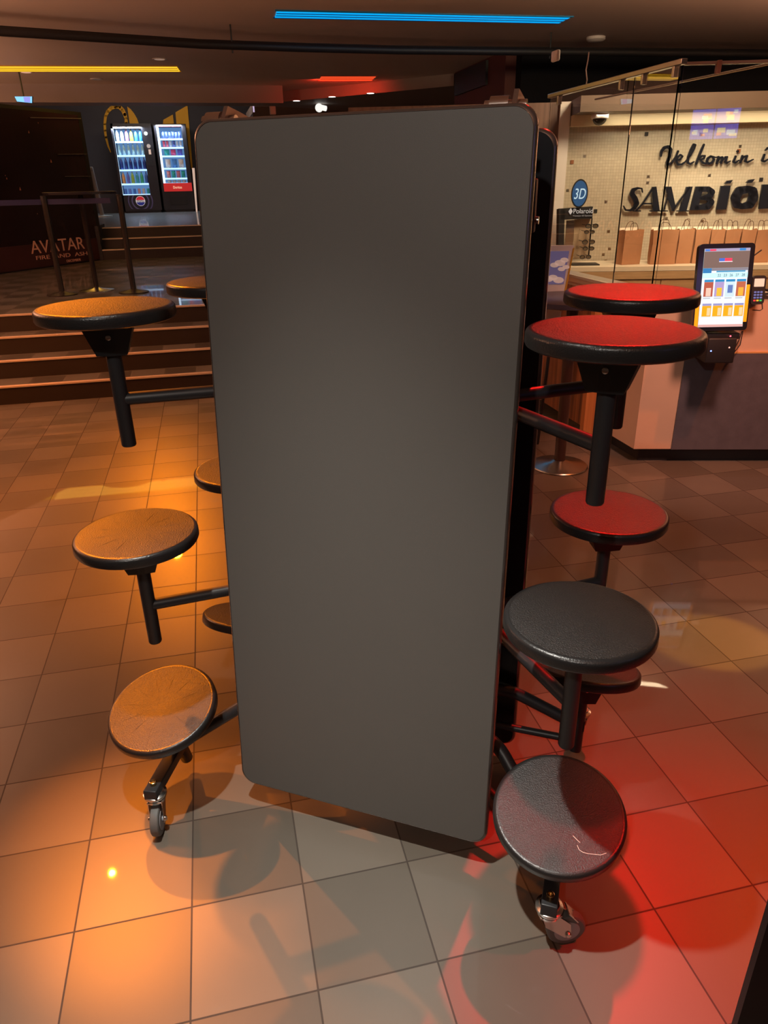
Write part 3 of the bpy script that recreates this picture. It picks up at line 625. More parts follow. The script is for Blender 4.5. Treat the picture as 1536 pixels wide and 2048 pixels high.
for nm, z0, z1, c in (('roundel_white', -1, 1, (.8, .75, .75)), ('roundel_red', .22, .97, (.75, .03, .05)), ('roundel_blue', -.97, -.28, (.02, .03, .25))):
    bm = B(); yy = YV-.010 if nm == 'roundel_white' else YV-.013; prism(bm, disc_seg(pc.x, pc.z, yy, .125 if nm == 'roundel_white' else .115, z0, z1), (0, -.002, 0)); obj(nm, bm, mat(nm, c, .4, emit=c, es=.35), vm, False)
text('roundel_lettering', 'PEPSI', (pc.x-.088, YV-.016, pc.z-.03), (1, 0, 0), Z, .176, .052, mat('navy_letter', (.02, .02, .1), .4), vm)
for k in range(4):
    text('header_lettering', '+ pepsi', (wx0+.04+k*(wx1-wx0)/4, YV-.004, wz1+.03), (1, 0, 0), Z, .12, .028, emis('header_glow', (.9, .6, .5), .8), vm)
# right machine
vm2, a0, a1, at_, bx0, bx1, bz0, bz1 = vending('right vending machine with snacks on lit shelves and a red band below', (307, 248), (371, 248), (389, 419), (329, 423), ((312, 253), (364, 253), (374, 366), (327, 366)))
bm = B(); box(bm, (a0+.06, YV-.02, bz0-.21), (a1-.01, YV, bz0)); rb = obj('red_band', bm, mat('red_band', (.6, .02, .02), .4, emit=(.6, .03, .03), es=.5), vm2, False)
text('band_lettering', 'Doritos', ((a0+a1)/2-.10, YV-.023, bz0-.14), (1, 0, 0), Z, .23, .065, emis('band_letters', (.95, .75, .5), .9), rb)
bm = B(); box(bm, (a0+.2, YV-.012, bz0-.55), (a1-.18, YV, bz0-.33), .004); obj('delivery_flap', bm, M_BLACK, vm2, False)
bm = B(); box(bm, (bx0, YV-.012, bz1), (bx1, YV, bz1+.03)); obj('red_header', bm, emis('red_header', (.5, .03, .05), .8), vm2, False)
H2 = bz1-bz0
srows = [('blue foil snack bar', [(.08, .12, .5)]*6, .21), ('red and white snack bar', [(.8, .1, .15), (.8, .15, .2), (.8, .8, .85), (.1, .1, .3), (.8, .8, .85), (.8, .8, .85)], .36),
         ('coloured snack bag', [(.05, .5, .45), (.8, .1, .25), (.15, .15, .6)], .51), ('white snack bag', [(.85, .78, .72), (.1, .3, .7), (.85, .78, .72)], .73), ('red or green crisp bag', [(.85, .3, .3), (.05, .5, .4), (.85, .25, .3), (.05, .5, .4)], .91), ('small sweet bag', [(.8, .7, .6)]*4, 1.0)]
nm2 = ['top', 'second', 'third', 'fourth', 'fifth', 'lowest']
for r_, (kind, cols, fz) in enumerate(srows):
    z = bz1-H2*fz; shelf(vm2, z, bx0, bx1)
    for i, c in enumerate(cols):
        n_ = len(cols); x = bx0+.10+(bx1-bx0-.13)*(i+.5)/n_; sx = .78*((bx1-bx0-.13)/n_)/.15; sz = {0: .85, 1: .8, 2: .78, 3: 1.1, 4: .9, 5: .35}[r_]
        same = len(set(cols)) == 1
        lab = '%s on the %s shelf, right vending machine' % (kind, nm2[r_]) if same else '%s, %s from left on %s shelf, right vending machine' % (kind, ('first', 'second', 'third', 'fourth', 'fifth', 'sixth')[i], nm2[r_])
        o = vprod('bag', mat('snack_%d_%d_%d' % tuple(int(v*20) for v in c), c, .3), (x, YV+.14, z+.004), 'snack_packet', lab, 'snack packet', 'snacks in the right vending machine, %s shelf' % nm2[r_])
        o.scale = (min(sx, 1.1), 1, sz)
# pale edge of a panel at right of the machines
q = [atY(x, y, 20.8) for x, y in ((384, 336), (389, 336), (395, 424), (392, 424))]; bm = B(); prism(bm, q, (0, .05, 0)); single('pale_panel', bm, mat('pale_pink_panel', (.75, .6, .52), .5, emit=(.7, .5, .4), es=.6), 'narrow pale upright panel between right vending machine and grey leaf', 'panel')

# thin stand with a round base near the poster wall
g = atZ(205, 433, Z2); t = thing('floor_stand', 'slim grey stand with round pale base left of the vending machines', 'stand', g)
bm = B(); lathe(bm, g, Z, [(0, .24), (.015, .24), (.03, .08), (.04, .03)], 28); obj('base', bm, mat('pale_steel', (.5, .52, .48), .35, metal=.6), t)
tp = atY(193, 336, g.y)
bm = B(); tube(bm, [g+Z*.03, V((g.x-.08, g.y, tp.z))], .05, 12); obj('pole', bm, M_GREY, t); bm = B(); box(bm, (g.x-.20, g.y-.06, tp.z-.06), (g.x-.04, g.y+.06, tp.z+.03), .02); obj('head', bm, M_GREY, t)

# bistro table, left, on the platform
g = atZ(194, 581, Z1); t = thing('bistro_table', 'tall dark round bar table standing on the platform behind the rope posts', 'table', g)
bm = B(); lathe(bm, g, Z, [(0, .20), (.008, .20), (.03, .06), (.04, .04)], 32); obj('base', bm, M_STEEL, t)
bm = B(); tube(bm, [g+Z*.03, g+Z*1.06], .028, 16); obj('column', bm, M_POST, t)
bm = B(); lathe(bm, g+Z*1.06, Z, [(0, .40), (.025, .40), (.028, .395)], 40); obj('tabletop', bm, mat('dark_tabletop', (.03, .025, .03), .25), t)
# rope posts
def qpost(x, y, lab, belt_to=None):
    g = atZ(x, y, Z1); t = thing('queue_post', lab, 'queue post', g, 'belt posts on the platform')
    bm = B(); lathe(bm, g, Z, [(0, .17), (.012, .17), (.035, .05), (.045, .034)], 32); obj('base', bm, M_POST, t)
    bm = B(); tube(bm, [g+Z*.04, g+Z*1.00], .031, 18); obj('post', bm, M_POST, t)
    bm = B(); lathe(bm, g+Z*.98, Z, [(0, .034), (.07, .034), (.075, .030)], 20); obj('belt_head', bm, M_BLACK, t)
    return t, g
t1, g1 = qpost(125, 590, 'left one of two dark bronze belt posts on the platform'); t2, g2 = qpost(268, 585, 'right one of two dark bronze belt posts on the platform')
for a, b in ((g1, g2+V((-.1, .0, 0))), (g1+V((-2.4, -.55, 0)), g1)):
    bm = B(); d = (b-a).normalized(); prism(bm, [a+Z*.965, b+Z*.965, b+Z*1.02, a+Z*1.02], V((-d.y, d.x, 0))*.003); obj('belt', bm, M_BELT, t1, False, 'dark blue stretched belt')

# big film poster on the left wall
PN = pn
def pp_(x, y, d=.02): return at(x, y, pa+PN*d, PN)
t = thing('film_poster_wall', 'large dark film poster covering the left wall with bronze title lettering', 'poster', pa-pd*1.5+PN*.01)
q = [pp_(*v) for v in ((-150, 30), (158, 200), (176, 474), (-150, 520))]
tz = 2.85; bm = B(); prism(bm, [pa-pd*.10+PN*.01+Z*.35, pa-pd*6+PN*.01+Z*.35, V((*(pa-pd*6+PN*.01).xy, tz)), V((*(pa-pd*.10+PN*.01).xy, tz))], PN*.006); obj('print', bm, mat('dark_poster_print', (.022, .012, .012), .22, var=.8, vscale=1.1), t, False)
bm = B(); prism(bm, [pa-pd*.10+PN*.01+Z*.02, pa-pd*6+PN*.01+Z*.02, pa-pd*6+PN*.01+Z*.36, pa-pd*.10+PN*.01+Z*.36], PN*.010); obj('title_band', bm, mat('maroon_title_band', (.06, .022, .02), .3, var=.4, vscale=2), t, False)
M_TITLE = mat('bronze_title', (.45, .17, .09), .5, emit=(.5, .17, .08), es=.12)
def ptext(nm, s, l, r_, hpx):
    a, b = pp_(*l), pp_(*r_); top = pp_(l[0]-hpx*.12, l[1]-hpx); text(nm, s, a, (b-a), Z, (b-a).length, (top-a).z, M_TITLE, t, .004)
ptext('title_lettering', 'AVATAR', (63, 508), (170, 497), 26)
ptext('subtitle_lettering', 'FIRE  AND  ASH', (73, 520), (175, 510), 8)
ptext('date_lettering', 'DECEMBER', (134, 524.5), (162, 521.5), 5)
for (a, b, hh) in (((115, 309), (172, 308.5), .006), ((130, 353.5), (180, 353), .006), ((60, 236), (160, 238), .01)):
    q = [pp_(*a), pp_(*b)]; bm = B(); prism(bm, [q[0], q[1], q[1]+Z*hh, q[0]+Z*hh], PN*.02); obj('panel_seam', bm, mat('seam_grey', (.16, .13, .12), .4), t, False)
for i in range(7):
    x, y = random.uniform(0, 175), random.uniform(230, 470); p = pp_(x, y); bm = B(); s = random.uniform(.008, .03); prism(bm, [p, p+pd*s, p+pd*s*.6+Z*s*1.6], PN*.003)
    obj('ember_mark', bm, mat('ember', (.35, .12, .06), .5, emit=(.4, .12, .05), es=.03), t, False)

# ================================================================ RIGHT: counter
def kp(a, n, z=0.): return K+cd*a+cn*n+Z*z
t = thing('service_counter', 'long angled service counter with slate front and beige end panels', 'counter', kp(1, .3))
bm = B(); prism(bm, [kp(.05, .05), kp(4.5, .05), kp(4.5, .11), kp(.05, .11)], Z*.1); prism(bm, [kp(.05, .08), kp(.11, .10), V((2.99, 4.9, 0)), V((2.95, 4.9, 0))], Z*.1); obj('plinth', bm, M_BLACK, t, False)
bm = B(); prism(bm, [kp(0, 0, .1), kp(4.5, 0, .1), kp(4.5, .12, .1), kp(.10, .12, .1), V((3.0, 4.9, .1)), V((2.90, 4.9, .1))], Z*1.0); obj('body', bm, M_PINK, t, False)
sl = lambda x, y: at(x, y, K-cn*.012, cn)
s0_, s1_ = sl(1339, 895), sl(1368, 724)
bm = B(); prism(bm, [kp(.245, -.012, .1), kp(4.5, -.012, .1), kp(4.5, -.012, .745), kp(.245, -.012, .745)], cn*.011); obj('slate_front', bm, M_SLATE, t, False)
bm = B(); prism(bm, [kp(.245, -.013, .745), kp(4.5, -.013, .745), kp(4.5, -.013, .755), kp(.245, -.013, .755)], cn*.012); obj('slate_top_edge', bm, mat('orange_edge', (.6, .32, .12), .4), t, False)
bm = B(); prism(bm, [kp(-.02, -.02, 1.1), kp(4.5, -.02, 1.1), kp(4.5, .13, 1.1), kp(.10, .13, 1.1), V((3.01, 4.9, 1.1)), V((2.89, 4.9, 1.1))], Z*.018); obj('worktop', bm, mat('pale_counter_top', (.5, .42, .34), .3), t, False)
# wood end board
bm = B(); prism(bm, [V((2.80, 3.58, .1)), V((2.88, 3.56, .1)), V((2.88, 4.9, .1)), V((2.80, 4.9, .1))], Z*.97); single('wood_end_board', bm, M_REDWOOD, 'reddish striped wooden board on the left side of the counter', 'panel')
bm = B(); prism(bm, [V((2.74, 3.44, .08)), V((2.88, 3.42, .08)), V((2.88, 3.51, .08)), V((2.76, 3.53, .08))], Z*.98); single('orange_wood_post', bm, wood_mat('orange_wood', (.45, .15, .04), (.62, .25, .07), (30, 30, .7)), 'narrow orange wooden post at the near end of the striped board', 'post')

# glass screens with rail
GX = 2.885
t = thing('glass_screen', 'clear glass screen with slim metal top rail standing on the counter', 'glass screen', (GX, 3.8, 1.125))
def glass(nm, q, n, lab):
    bm = B(); prism(bm, q, V(n)*.010); return obj(nm, bm, M_GLASS, t, False, lab)
glass('glass_pane', [kp(0, .0, 1.125), kp(3.6, 0, 1.125), kp(3.6, 0, 2.33), kp(0, 0, 2.33)], cn, 'large clear glass pane over the front of the counter')
glass('glass_pane', [V((GX, 3.04, 1.125)), V((GX, 3.50, 1.125)), V((GX, 3.50, 2.33)), V((GX, 3.04, 2.33))], (.999, 0, 0), 'narrow side glass pane nearest the counter corner')
glass('glass_pane', [V((GX, 3.51, 1.125)), V((GX, 4.70, 1.125)), V((GX, 4.70, 2.33)), V((GX, 3.51, 2.33))], (.999, 0, 0), 'wider side glass pane further back along the counter side')
bm = B(); obox(bm, ((GX, 3.86, 2.348)), (0, 1, 0), (1, 0, 0), Z, (.86, .018, .014), .003); obj('side_rail', bm, M_STEEL, t, False)
bm = B(); obox(bm, kp(1.8, .005, 2.340), cd, cn, Z, (1.8, .012, .007), .002); obj('front_rail', bm, mat('cream_rail', (.75, .62, .45), .4), t, False)
for y in (3.08, 3.40, 3.66, 4.55):
    bm = B(); box(bm, (GX-.014, y-.012, 2.28), (GX+.024, y+.012, 2.34), .002); obj('clamp', bm, M_STEEL, t, False)
g = at(1437, 130, K, cn); bm = B(); obox(bm, g-Z*.01, cd, cn, Z, (.012, .02, .032), .003); obj('corner_clamp', bm, mat('copper_clamp', (.6, .33, .2), .4), t, False)
bm = B(); tube(bm, [kp(.50, .02, 2.335), kp(-.1, 1.75, 2.33)], .007, 8); obj('stay_bar', bm, M_STEEL, t)

# back counter with doors
BD = 3.25
def bp(a, n, z=0.): return K+cd*a+cn*(BD+n)+Z*z
t = thing('back_counter', 'pale wooden back counter with cream worktop below the mosaic wall', 'cabinet', bp(2, .3))
bl = -.2
bm = B(); prism(bm, [bp(bl, 0), bp(5.5, 0), bp(5.5, .6), bp(bl, .6)], Z*.90); obj('carcass', bm, M_OAK, t, False)
bm = B(); prism(bm, [bp(bl, -.03, .90), bp(5.5, -.03, .90), bp(5.5, .62, .90), bp(bl, .62, .90)], Z*.045); obj('worktop', bm, M_MARBLE, t, False)
bm = B(); prism(bm, [bp(bl, -.028, .82), bp(5.5, -.028, .82), bp(5.5, -.004, .82), bp(bl, -.004, .82)], Z*.078); obj('apron', bm, wood_mat('apron_wood', (.42, .26, .13), (.52, .34, .18), (3, 3, 40)), t, False)
for i in range(9):
    a = .0+i*.52
    bm = B(); prism(bm, [bp(a+.005, -.018, .1), bp(a+.515, -.018, .1), bp(a+.515, -.002, .1), bp(a+.005, -.002, .1)], Z*.71); d_ = obj('door', bm, M_OAK, t, False)
    bm = B(); lathe(bm, bp(a+.06 if i % 2 else a+.46, -.018, .74), -cn, [(0, .012), (.006, .012)], 12); obj('door_lock', bm, M_BLACK, d_)

# wall lettering
def cw(x, y): return onwall(1056+x/3.2, 80+y/3.2, .03)
t = thing('welcome_sign', 'navy script lettering reading Velkomin i on the mosaic wall', 'sign', cw(1150, 780))
t['label'] = 'navy handwritten-style Velkomin í lettering on the mosaic wall'
sw = 15
strokes = [('letter_v', [[(850, 742, 14), (855, 712, 18), (872, 690, 20), (898, 683, 20), (912, 700, 18), (905, 745, 18), (890, 785, 17), (890, 798, 15), (915, 788, 13), (942, 750, 13), (957, 712, 13)]]),
 ('letter_e', [[(945, 772, 10), (970, 765, 12), (985, 745, 12), (972, 735, 12), (952, 752, 14), (945, 778, 16), (955, 797, 16), (980, 796, 12), (1005, 778, 9)]]),
 ('letter_l', [[(1005, 778, 9), (1035, 740, 11), (1060, 695, 12), (1068, 672, 12), (1056, 668, 12), (1040, 700, 15), (1022, 750, 16), (1018, 785, 15), (1035, 794, 13), (1058, 780, 9)]]),
 ('letter_k', [[(1122, 670, 13), (1108, 700, 15), (1088, 750, 16), (1072, 792, 15)], [(1085, 765, 10), (1110, 742, 12), (1128, 742, 12), (1122, 758, 12), (1100, 766, 11), (1112, 785, 14), (1135, 792, 12)]]),
 ('letter_o', [[(1165, 745, 14), (1148, 757, 15), (1140, 778, 15), (1152, 792, 14), (1174, 785, 14), (1186, 765, 14), (1178, 748, 13), (1165, 745, 14), (1200, 752, 8)]]),
 ('letter_m', [[(1200, 752, 8), (1216, 748, 13), (1204, 790, 13)], [(1206, 782, 9), (1228, 752, 12), (1240, 750, 13), (1232, 788, 13)], [(1234, 780, 9), (1258, 750, 12), (1270, 749, 13), (1258, 780, 14), (1268, 788, 12), (1290, 775, 8)]]),
 ('letter_i', [[(1325, 745, 13), (1310, 780, 14), (1322, 786, 12), (1345, 770, 8)], [(1337, 714, 15), (1339, 712, 15)]]),
 ('letter_n', [[(1368, 742, 13), (1354, 784, 13)], [(1356, 776, 9), (1380, 746, 12), (1398, 742, 13), (1386, 776, 14), (1400, 783, 12), (1436, 765, 8)]]),
 ('letter_i', [[(1508, 735, 14), (1494, 772, 15), (1508, 778, 12), (1535, 762, 8)], [(1515, 706, 9), (1530, 692, 14)]])]
for nm, ss in strokes:
    bm = B()
    for s in ss: ribbon(bm, s, cw, -cn*.02)
    obj(nm, bm, M_LET, t, False)
t = thing('cinema_name_sign', 'large black SAMBÍÓ lettering, half slanted serif and half heavy block, on the mosaic wall', 'sign', cw(1050, 1050))
def poly(bm, pts): prism(bm, [cw(*p) for p in pts], -cn*.03)
bm = B(); ribbon(bm, [(733, 975, 5), (728, 950, 8), (700, 948, 14), (672, 960, 24), (665, 985, 30), (685, 1015, 34), (695, 1045, 32), (680, 1075, 24), (655, 1090, 14), (625, 1088, 10), (612, 1062, 6)], cw, -cn*.03); obj('letter_s', bm, M_LET, t, False)
bm = B(); ribbon(bm, [(690, 1094, 8), (730, 1050, 9), (800, 945, 12)], cw, -cn*.03); poly(bm, [(792, 940), (820, 938), (842, 1096), (798, 1096)]); poly(bm, [(740, 1042), (805, 1042), (806, 1052), (735, 1052)]); poly(bm, [(672, 1090), (722, 1090), (722, 1097), (670, 1097)]); poly(bm, [(780, 1090), (860, 1090), (860, 1097), (778, 1097)]); obj('letter_a', bm, M_LET, t, False)
bm = B(); ribbon(bm, [(862, 1094, 8), (885, 1020, 9), (905, 945, 10)], cw, -cn*.03); poly(bm, [(870, 938), (912, 938), (938, 1060), (930, 1094), (915, 1094)]); ribbon(bm, [(925, 1085, 9), (975, 1015, 9), (1030, 942, 10)], cw, -cn*.03); poly(bm, [(1008, 940), (1048, 938), (1008, 1094), (962, 1094)]); poly(bm, [(840, 1090), (890, 1090), (890, 1097), (838, 1097)]); poly(bm, [(948, 1090), (1024, 1090), (1022, 1097), (946, 1097)]); obj('letter_m', bm, M_LET, t, False)
bm = B(); poly(bm, [(1068, 938), (1118, 937), (1078, 1088), (1030, 1089)]); ribbon(bm, [(1100, 955, 34), (1150, 954, 34), (1172, 972, 38), (1160, 998, 34), (1115, 1010, 26)], cw, -cn*.03); ribbon(bm, [(1100, 1012, 20), (1150, 1014, 30), (1168, 1036, 38), (1145, 1065, 40), (1075, 1073, 32)], cw, -cn*.03); obj('letter_b', bm, M_LET, t, False)
bm = B(); poly(bm, [(1228, 934), (1290, 932), (1262, 1084), (1198, 1086)]); poly(bm, [(1268, 900), (1304, 896), (1288, 918), (1250, 920)]); obj('letter_i', bm, M_LET, t, False)
bm = B(); ribbon(bm, [(1402, 955, 46), (1345, 965, 54), (1322, 1010, 58), (1325, 1050, 52), (1362, 1066, 34), (1415, 1052, 52), (1438, 1005, 58), (1435, 965, 52)], cw, -cn*.03, True); poly(bm, [(1405, 895), (1445, 890), (1425, 914), (1388, 916)]); obj('letter_o', bm, M_LET, t, False)
bm = B(); poly(bm, [(1492, 925), (1590, 923), (1560, 1078), (1470, 1080)]); obj('letter_i', bm, M_LET, t, False)
lamp('SPOT', onwall(1430, 205, 1.3), onwall(1430, 470, 0), (1, .83, .56), 80, .08, angle=64, blend=1, name='wall_washer')
for (x, y, c) in ((1294, 268, M_BLACK), (1145, 324, M_REDWOOD), (1192, 422, M_BLACK), (1477, 302, M_REDWOOD), (1522, 359, M_BLACK)):
    g = onwall(x, y, .004); bm = B(); obox(bm, g, cd, cn, Z, (.018, .004, .018)); single('accent_tile', bm, c, {1294: 'single dark accent tile below the dome camera, right of it', 1145: 'single red-brown accent tile near the white column', 1192: 'single dark accent tile right of the sunglasses stand', 1477: 'single red-brown accent tile beside the letter n', 1522: 'single dark accent tile above the last block letter'}[x], 'tile', smooth=False)

# dome camera
g = onwall(1201, 232, .25); t = thing('dome_camera', 'small dark dome security camera high on the mosaic wall', 'camera', g)
bm = B(); lathe(bm, g+Z*.03, -Z, [(0, .085), (.05, .085), (.055, .08)], 24); obj('mount', bm, M_WHITE, t)
bm = B(); lathe(bm, g-Z*.022, -Z, [(0, .07), (.02, .068), (.045, .05), (.06, .025), (.064, .002)], 24); obj('dome', bm, mat('smoked_dome', (.02, .02, .02), .1), t)

# paper bags on the back counter
def bag(xl, xr, yt, yb, lab, turn=0., d=.22):
    p0 = at((xl+xr)/2, yb, K+cn*(BD+d), cn); a, b = at(xl, yb, K+cn*(BD+d), cn), at(xr, yb, K+cn*(BD+d), cn); hw = (b-a).length/2; h = at((xl+xr)/2, yt, K+cn*(BD+d), cn).z-.945
    c = V((p0.x, p0.y, .946)); ca, sa = math.cos(turn), math.sin(turn); u = cd*ca+cn*sa; v = -cd*sa+cn*ca; dp = .058; hw *= .90
    t = thing('paper_bag', lab, 'bag', c, 'brown paper bags on the back counter')
    bm = B(); q = []
    for z, k in ((0, 1), (h*.25, 1.01), (h*.6, .99), (h, 1.02)):
        j = lambda: random.uniform(-.004, .004)
        q.append([bm.verts.new(c+u*(x*hw*k+j())+v*(y*dp*k+j())+Z*(z+(j()*2 if z == h else 0))) for x, y in ((-1, -1), (0, -1.03), (1, -1), (1, 0) if z == 0 else (.86 if z < h else .9, 0), (1, 1), (-1, 1), (-1, 0) if z == 0 else (-.86 if z < h else -.9, 0))])
    for p, r in zip(q, q[1:]):
        for i in range(7): bm.faces.new((p[i], p[(i+1) % 7], r[(i+1) % 7], r[i]))
    bm.faces.new(q[0][::-1]); obj('bag_body', bm, M_PAPER, t, False)
    bm = B(); 
    for zz in (h-.03,): bm.faces.new([bm.verts.new(c+u*x*hw*.93+v*y*dp*.93+Z*zz) for x, y in ((-1, -1), (1, -1), (1, 1), (-1, 1))])
    prism(bm, [c+u*-hw*.97+v*dp*.97+Z*(h-.05), c+u*hw*.97+v*dp*.97+Z*(h-.05), c+u*hw*.97+v*dp*.97+Z*(h+.02), c+u*-hw*.97+v*dp*.97+Z*(h+.02)], -v*.003)
    obj('white_lining', bm, M_PAPERW, t, False, 'white inside of the bag')
    for s in (-1, 1):
        bm = B(); o = c+v*s*dp*.9+Z*(h-.01); hh = random.uniform(.075, .11); lean = random.uniform(-.03, .03)
        tube(bm, bez(o-u*hw*.42, o-u*hw*.42+u*lean+Z*hh*1.1, o+Z*hh+u*lean, 6)+bez(o+Z*hh+u*lean, o+u*hw*.42+u*lean+Z*hh*1.1, o+u*hw*.42, 6)[1:], .003, 6); obj('handle', bm, mat('dark_twisted_handle', (.10, .05, .03), .7), t)
bag(1234, 1280, 460, 521, 'brown paper bag standing alone at the left of the others', .35)
bag(1296, 1349, 459, 519, 'brown paper bag at the left end of the tight row', .0, .20)
ords = ['second', 'third', 'fourth', 'fifth', 'sixth', 'seventh']
for i, (a, b) in enumerate(((1347, 1378), (1379, 1411), (1410, 1439), (1438, 1470), (1470, 1500), (1499, 1532))):
    bag(a, b, 458, 519, ords[i]+' brown paper bag from the left in the tight row', random.uniform(-.03, .03), .24)

# sunglasses stand
SD = .22
def sp(x, y, d=SD): return at(x, y, K+cn*(BD+d), cn)
b0 = sp(1160, 524); t = thing('sunglasses_stand', 'black Polaroid countertop display stand with a round 3D sign', 'display stand', V((b0.x, b0.y, .946)))
def sq(nm, pts, m, th=.01, lab=None, d=SD):
    bm = B(); prism(bm, [sp(x, y, d) for x, y in pts], cn*th); return obj(nm, bm, m, t, False, lab)
sq('header_board', [(1121, 418), (1187, 413), (1186, 437), (1121, 440)], M_BLACK, .12)
sq('side_board', [(1119, 419), (1131, 418), (1128, 522), (1117, 523)], M_BLACK, .14)
sq('mirror', [(1134, 441), (1150, 440), (1147, 492), (1131, 493)], mat('mirror', (.5, .52, .5), .05, metal=1), .01, None, SD-.01)
sq('centre_board', [(1150, 439), (1186, 436), (1180, 517), (1147, 519)], mat('tan_board', (.45, .33, .22), .5), .01, None, SD+.08)
sq('centre_rod', [(1184, 437), (1186.5, 437), (1179, 518), (1176.5, 518)], M_BLACK, .01, None, SD-.03)
b1, b2 = sp(1143, 528), sp(1197, 519); bm = B(); c = (b1+b2)/2; c.z = .952; obox(bm, c, cd, cn, Z, ((b2-b1).length/2, .10, .006), .002); obj('foot_plate', bm, M_BLACK, t, False)
g0, g1_ = sp(1138, 427, SD-.012), sp(1177, 423, SD-.012); text('brand_lettering', 'Polaroid', g0+cd*.05, cd, Z, (g1_-g0).length, .045, emis('stand_letters', (.8, .75, .7), .5), t)
bm = B(); g = g0+Z*.02+cd*.02; prism(bm, [g+cd*.022, g+Z*.032, g-cd*.022, g-Z*.032], -cn*.002); obj('diamond_mark', bm, emis('stand_letters', (.8, .75, .7), .5), t, False)
text('small_lettering', 'Premium 3D Eyewear', g0+cd*.05-Z*.03, cd, Z, (g1_-g0).length, .014, emis('stand_letters2', (.5, .45, .42), .4), t)
g = sp(1160, 387, SD-.02); bm = B()
def oval(c_, a, b, th, n=28):
    bm_ = B(); prism(bm_, [c_+cd*a*math.cos(2*math.pi*i/n)+Z*(b*math.sin(2*math.pi*i/n)+a*.25*math.cos(2*math.pi*i/n)*0) for i in range(n)], -cn*th); return bm_
obj('disc_rim', oval(g, .085, .135, .008), M_BLACK, t, False); obj('disc_face', oval(g-cn*.009, .074, .12, .003), emis('disc_blue', (.03, .11, .26), .6), t, False)
text('disc_lettering', '3D', g-cd*.055-Z*.05-cn*.013, cd, Z+cd*.12, .11, .10, emis('disc_letters', (.55, .75, .85), .9), t)
bm = B(); tube(bm, [sp(1157, 408), sp(1157, 418)], .012, 8); obj('disc_neck', bm, M_BLACK, t)
M_LENS = mat('tinted_lens', (.12, .09, .06), .1)
for i, (x, y, k) in enumerate(((1185, 452, 1), (1180, 464, .8), (1178, 484, 1), (1178, 497, .9), (1172, 514, .9))):
    c = sp(x, y, SD-.06); gt = thing('sunglasses', ['topmost', 'second', 'third', 'fourth', 'lowest'][i]+' pair of glasses hanging on the display stand', 'glasses', c, 'glasses on the display stand')
    for s in (-1, 1):
        bm = B(); n = 16; pts = [c+cd*(s*.036+.028*math.cos(2*math.pi*j/n))*k+Z*(.020*math.sin(2*math.pi*j/n))*k for j in range(n)]
        tube(bm, pts+[pts[0], pts[1]], .004, 6); obj('rim', bm, M_BLACK, gt); bm = B(); prism(bm, pts, cn*.002); obj('lens', bm, M_LENS, gt, False)
        bm = B(); tube(bm, [c+cd*s*.064*k+Z*.01, c+cd*(s*.05-.03)*k+cn*.10+Z*.012], .003, 6); obj('temple', bm, M_BLACK, gt)

# cloud poster light box standing behind the small table
LBY = 3.44
def lp(x, y): return at(x, y, (0, LBY, 0), (0, 1, 0))
g = lp(1110, 600); t = thing('poster_light_box', 'framed poster of pale clouds on a dark sky standing left of the counter', 'poster', V((g.x, LBY, 0)))
q = [lp(1060, 492), lp(1148, 491), lp(1118, 650), lp(1050, 652)]
bm = B(); prism(bm, q, (0, .05, 0)); obj('frame', bm, M_WHITE, t, False)
q2 = [lp(1060, 503), lp(1138, 502), lp(1127, 568), lp(1060, 569)]; bm = B(); prism(bm, [v+V((0, -.004, 0)) for v in q2], (0, .003, 0)); obj('dark_sky_print', bm, mat('print_sky', (.12, .10, .18), .4, emit=(.12, .1, .2), es=.5), t, False)
bm = B()
for x, y, r in ((1119, 526, 9), (1128, 520, 7), (1108, 530, 7), (1131, 534, 6), (1122, 538, 6), (1105, 555, 8), (1116, 560, 9), (1096, 558, 8)):
    prism(bm, [lp(x+r*1.2*math.cos(a*.5236), y+r*.7*math.sin(a*.5236))+V((0, -.008, 0)) for a in range(12)], (0, .003, 0))
obj('cloud_print', bm, mat('print_cloud', (.5, .38, .34), .5, emit=(.5, .36, .3), es=.45), t, False)
q3 = [lp(1145, 497), lp(1148, 495), lp(1124, 620), lp(1120, 622)]; bm = B(); prism(bm, [v+V((0, -.008, 0)) for v in q3], (0, .006, 0)); obj('yellow_lit_frame_edge', bm, mat('yellow_light_on_white', (.75, .42, .06), .3, metal=.3), t, False)  # yellow light on the white frame edge, put into its colour
for xx in (1075, 1108):
    a = lp(xx, 648); bm = B(); tube(bm, [V((a.x, LBY+.02, a.z)), V((a.x, LBY+.12, 0))], .012, 8); obj('leg', bm, M_BLACK, t)

# bistro table at right
g = V((2.40, 3.10, 0)); t = thing('bistro_table', 'dark round bar table with a brushed disc base near the counter', 'table', g)
bm = B(); lathe(bm, g, Z, [(0, .185), (.006, .19), (.012, .185), (.035, .06), (.045, .045)], 48); obj('base', bm, mat('brushed_steel', (.42, .42, .38), .28, metal=1), t)
bm = B(); tube(bm, [g+Z*.035, g+Z*1.08], .036, 24); obj('column', bm, mat('dark_brown_column', (.05, .025, .02), .4), t)
bm = B(); lathe(bm, g+Z*1.075, Z, [(0, .30), (.003, .305), (.03, .305), (.033, .30)], 48); obj('tabletop', bm, mat('dark_purple_top', (.06, .045, .06), .3), t)

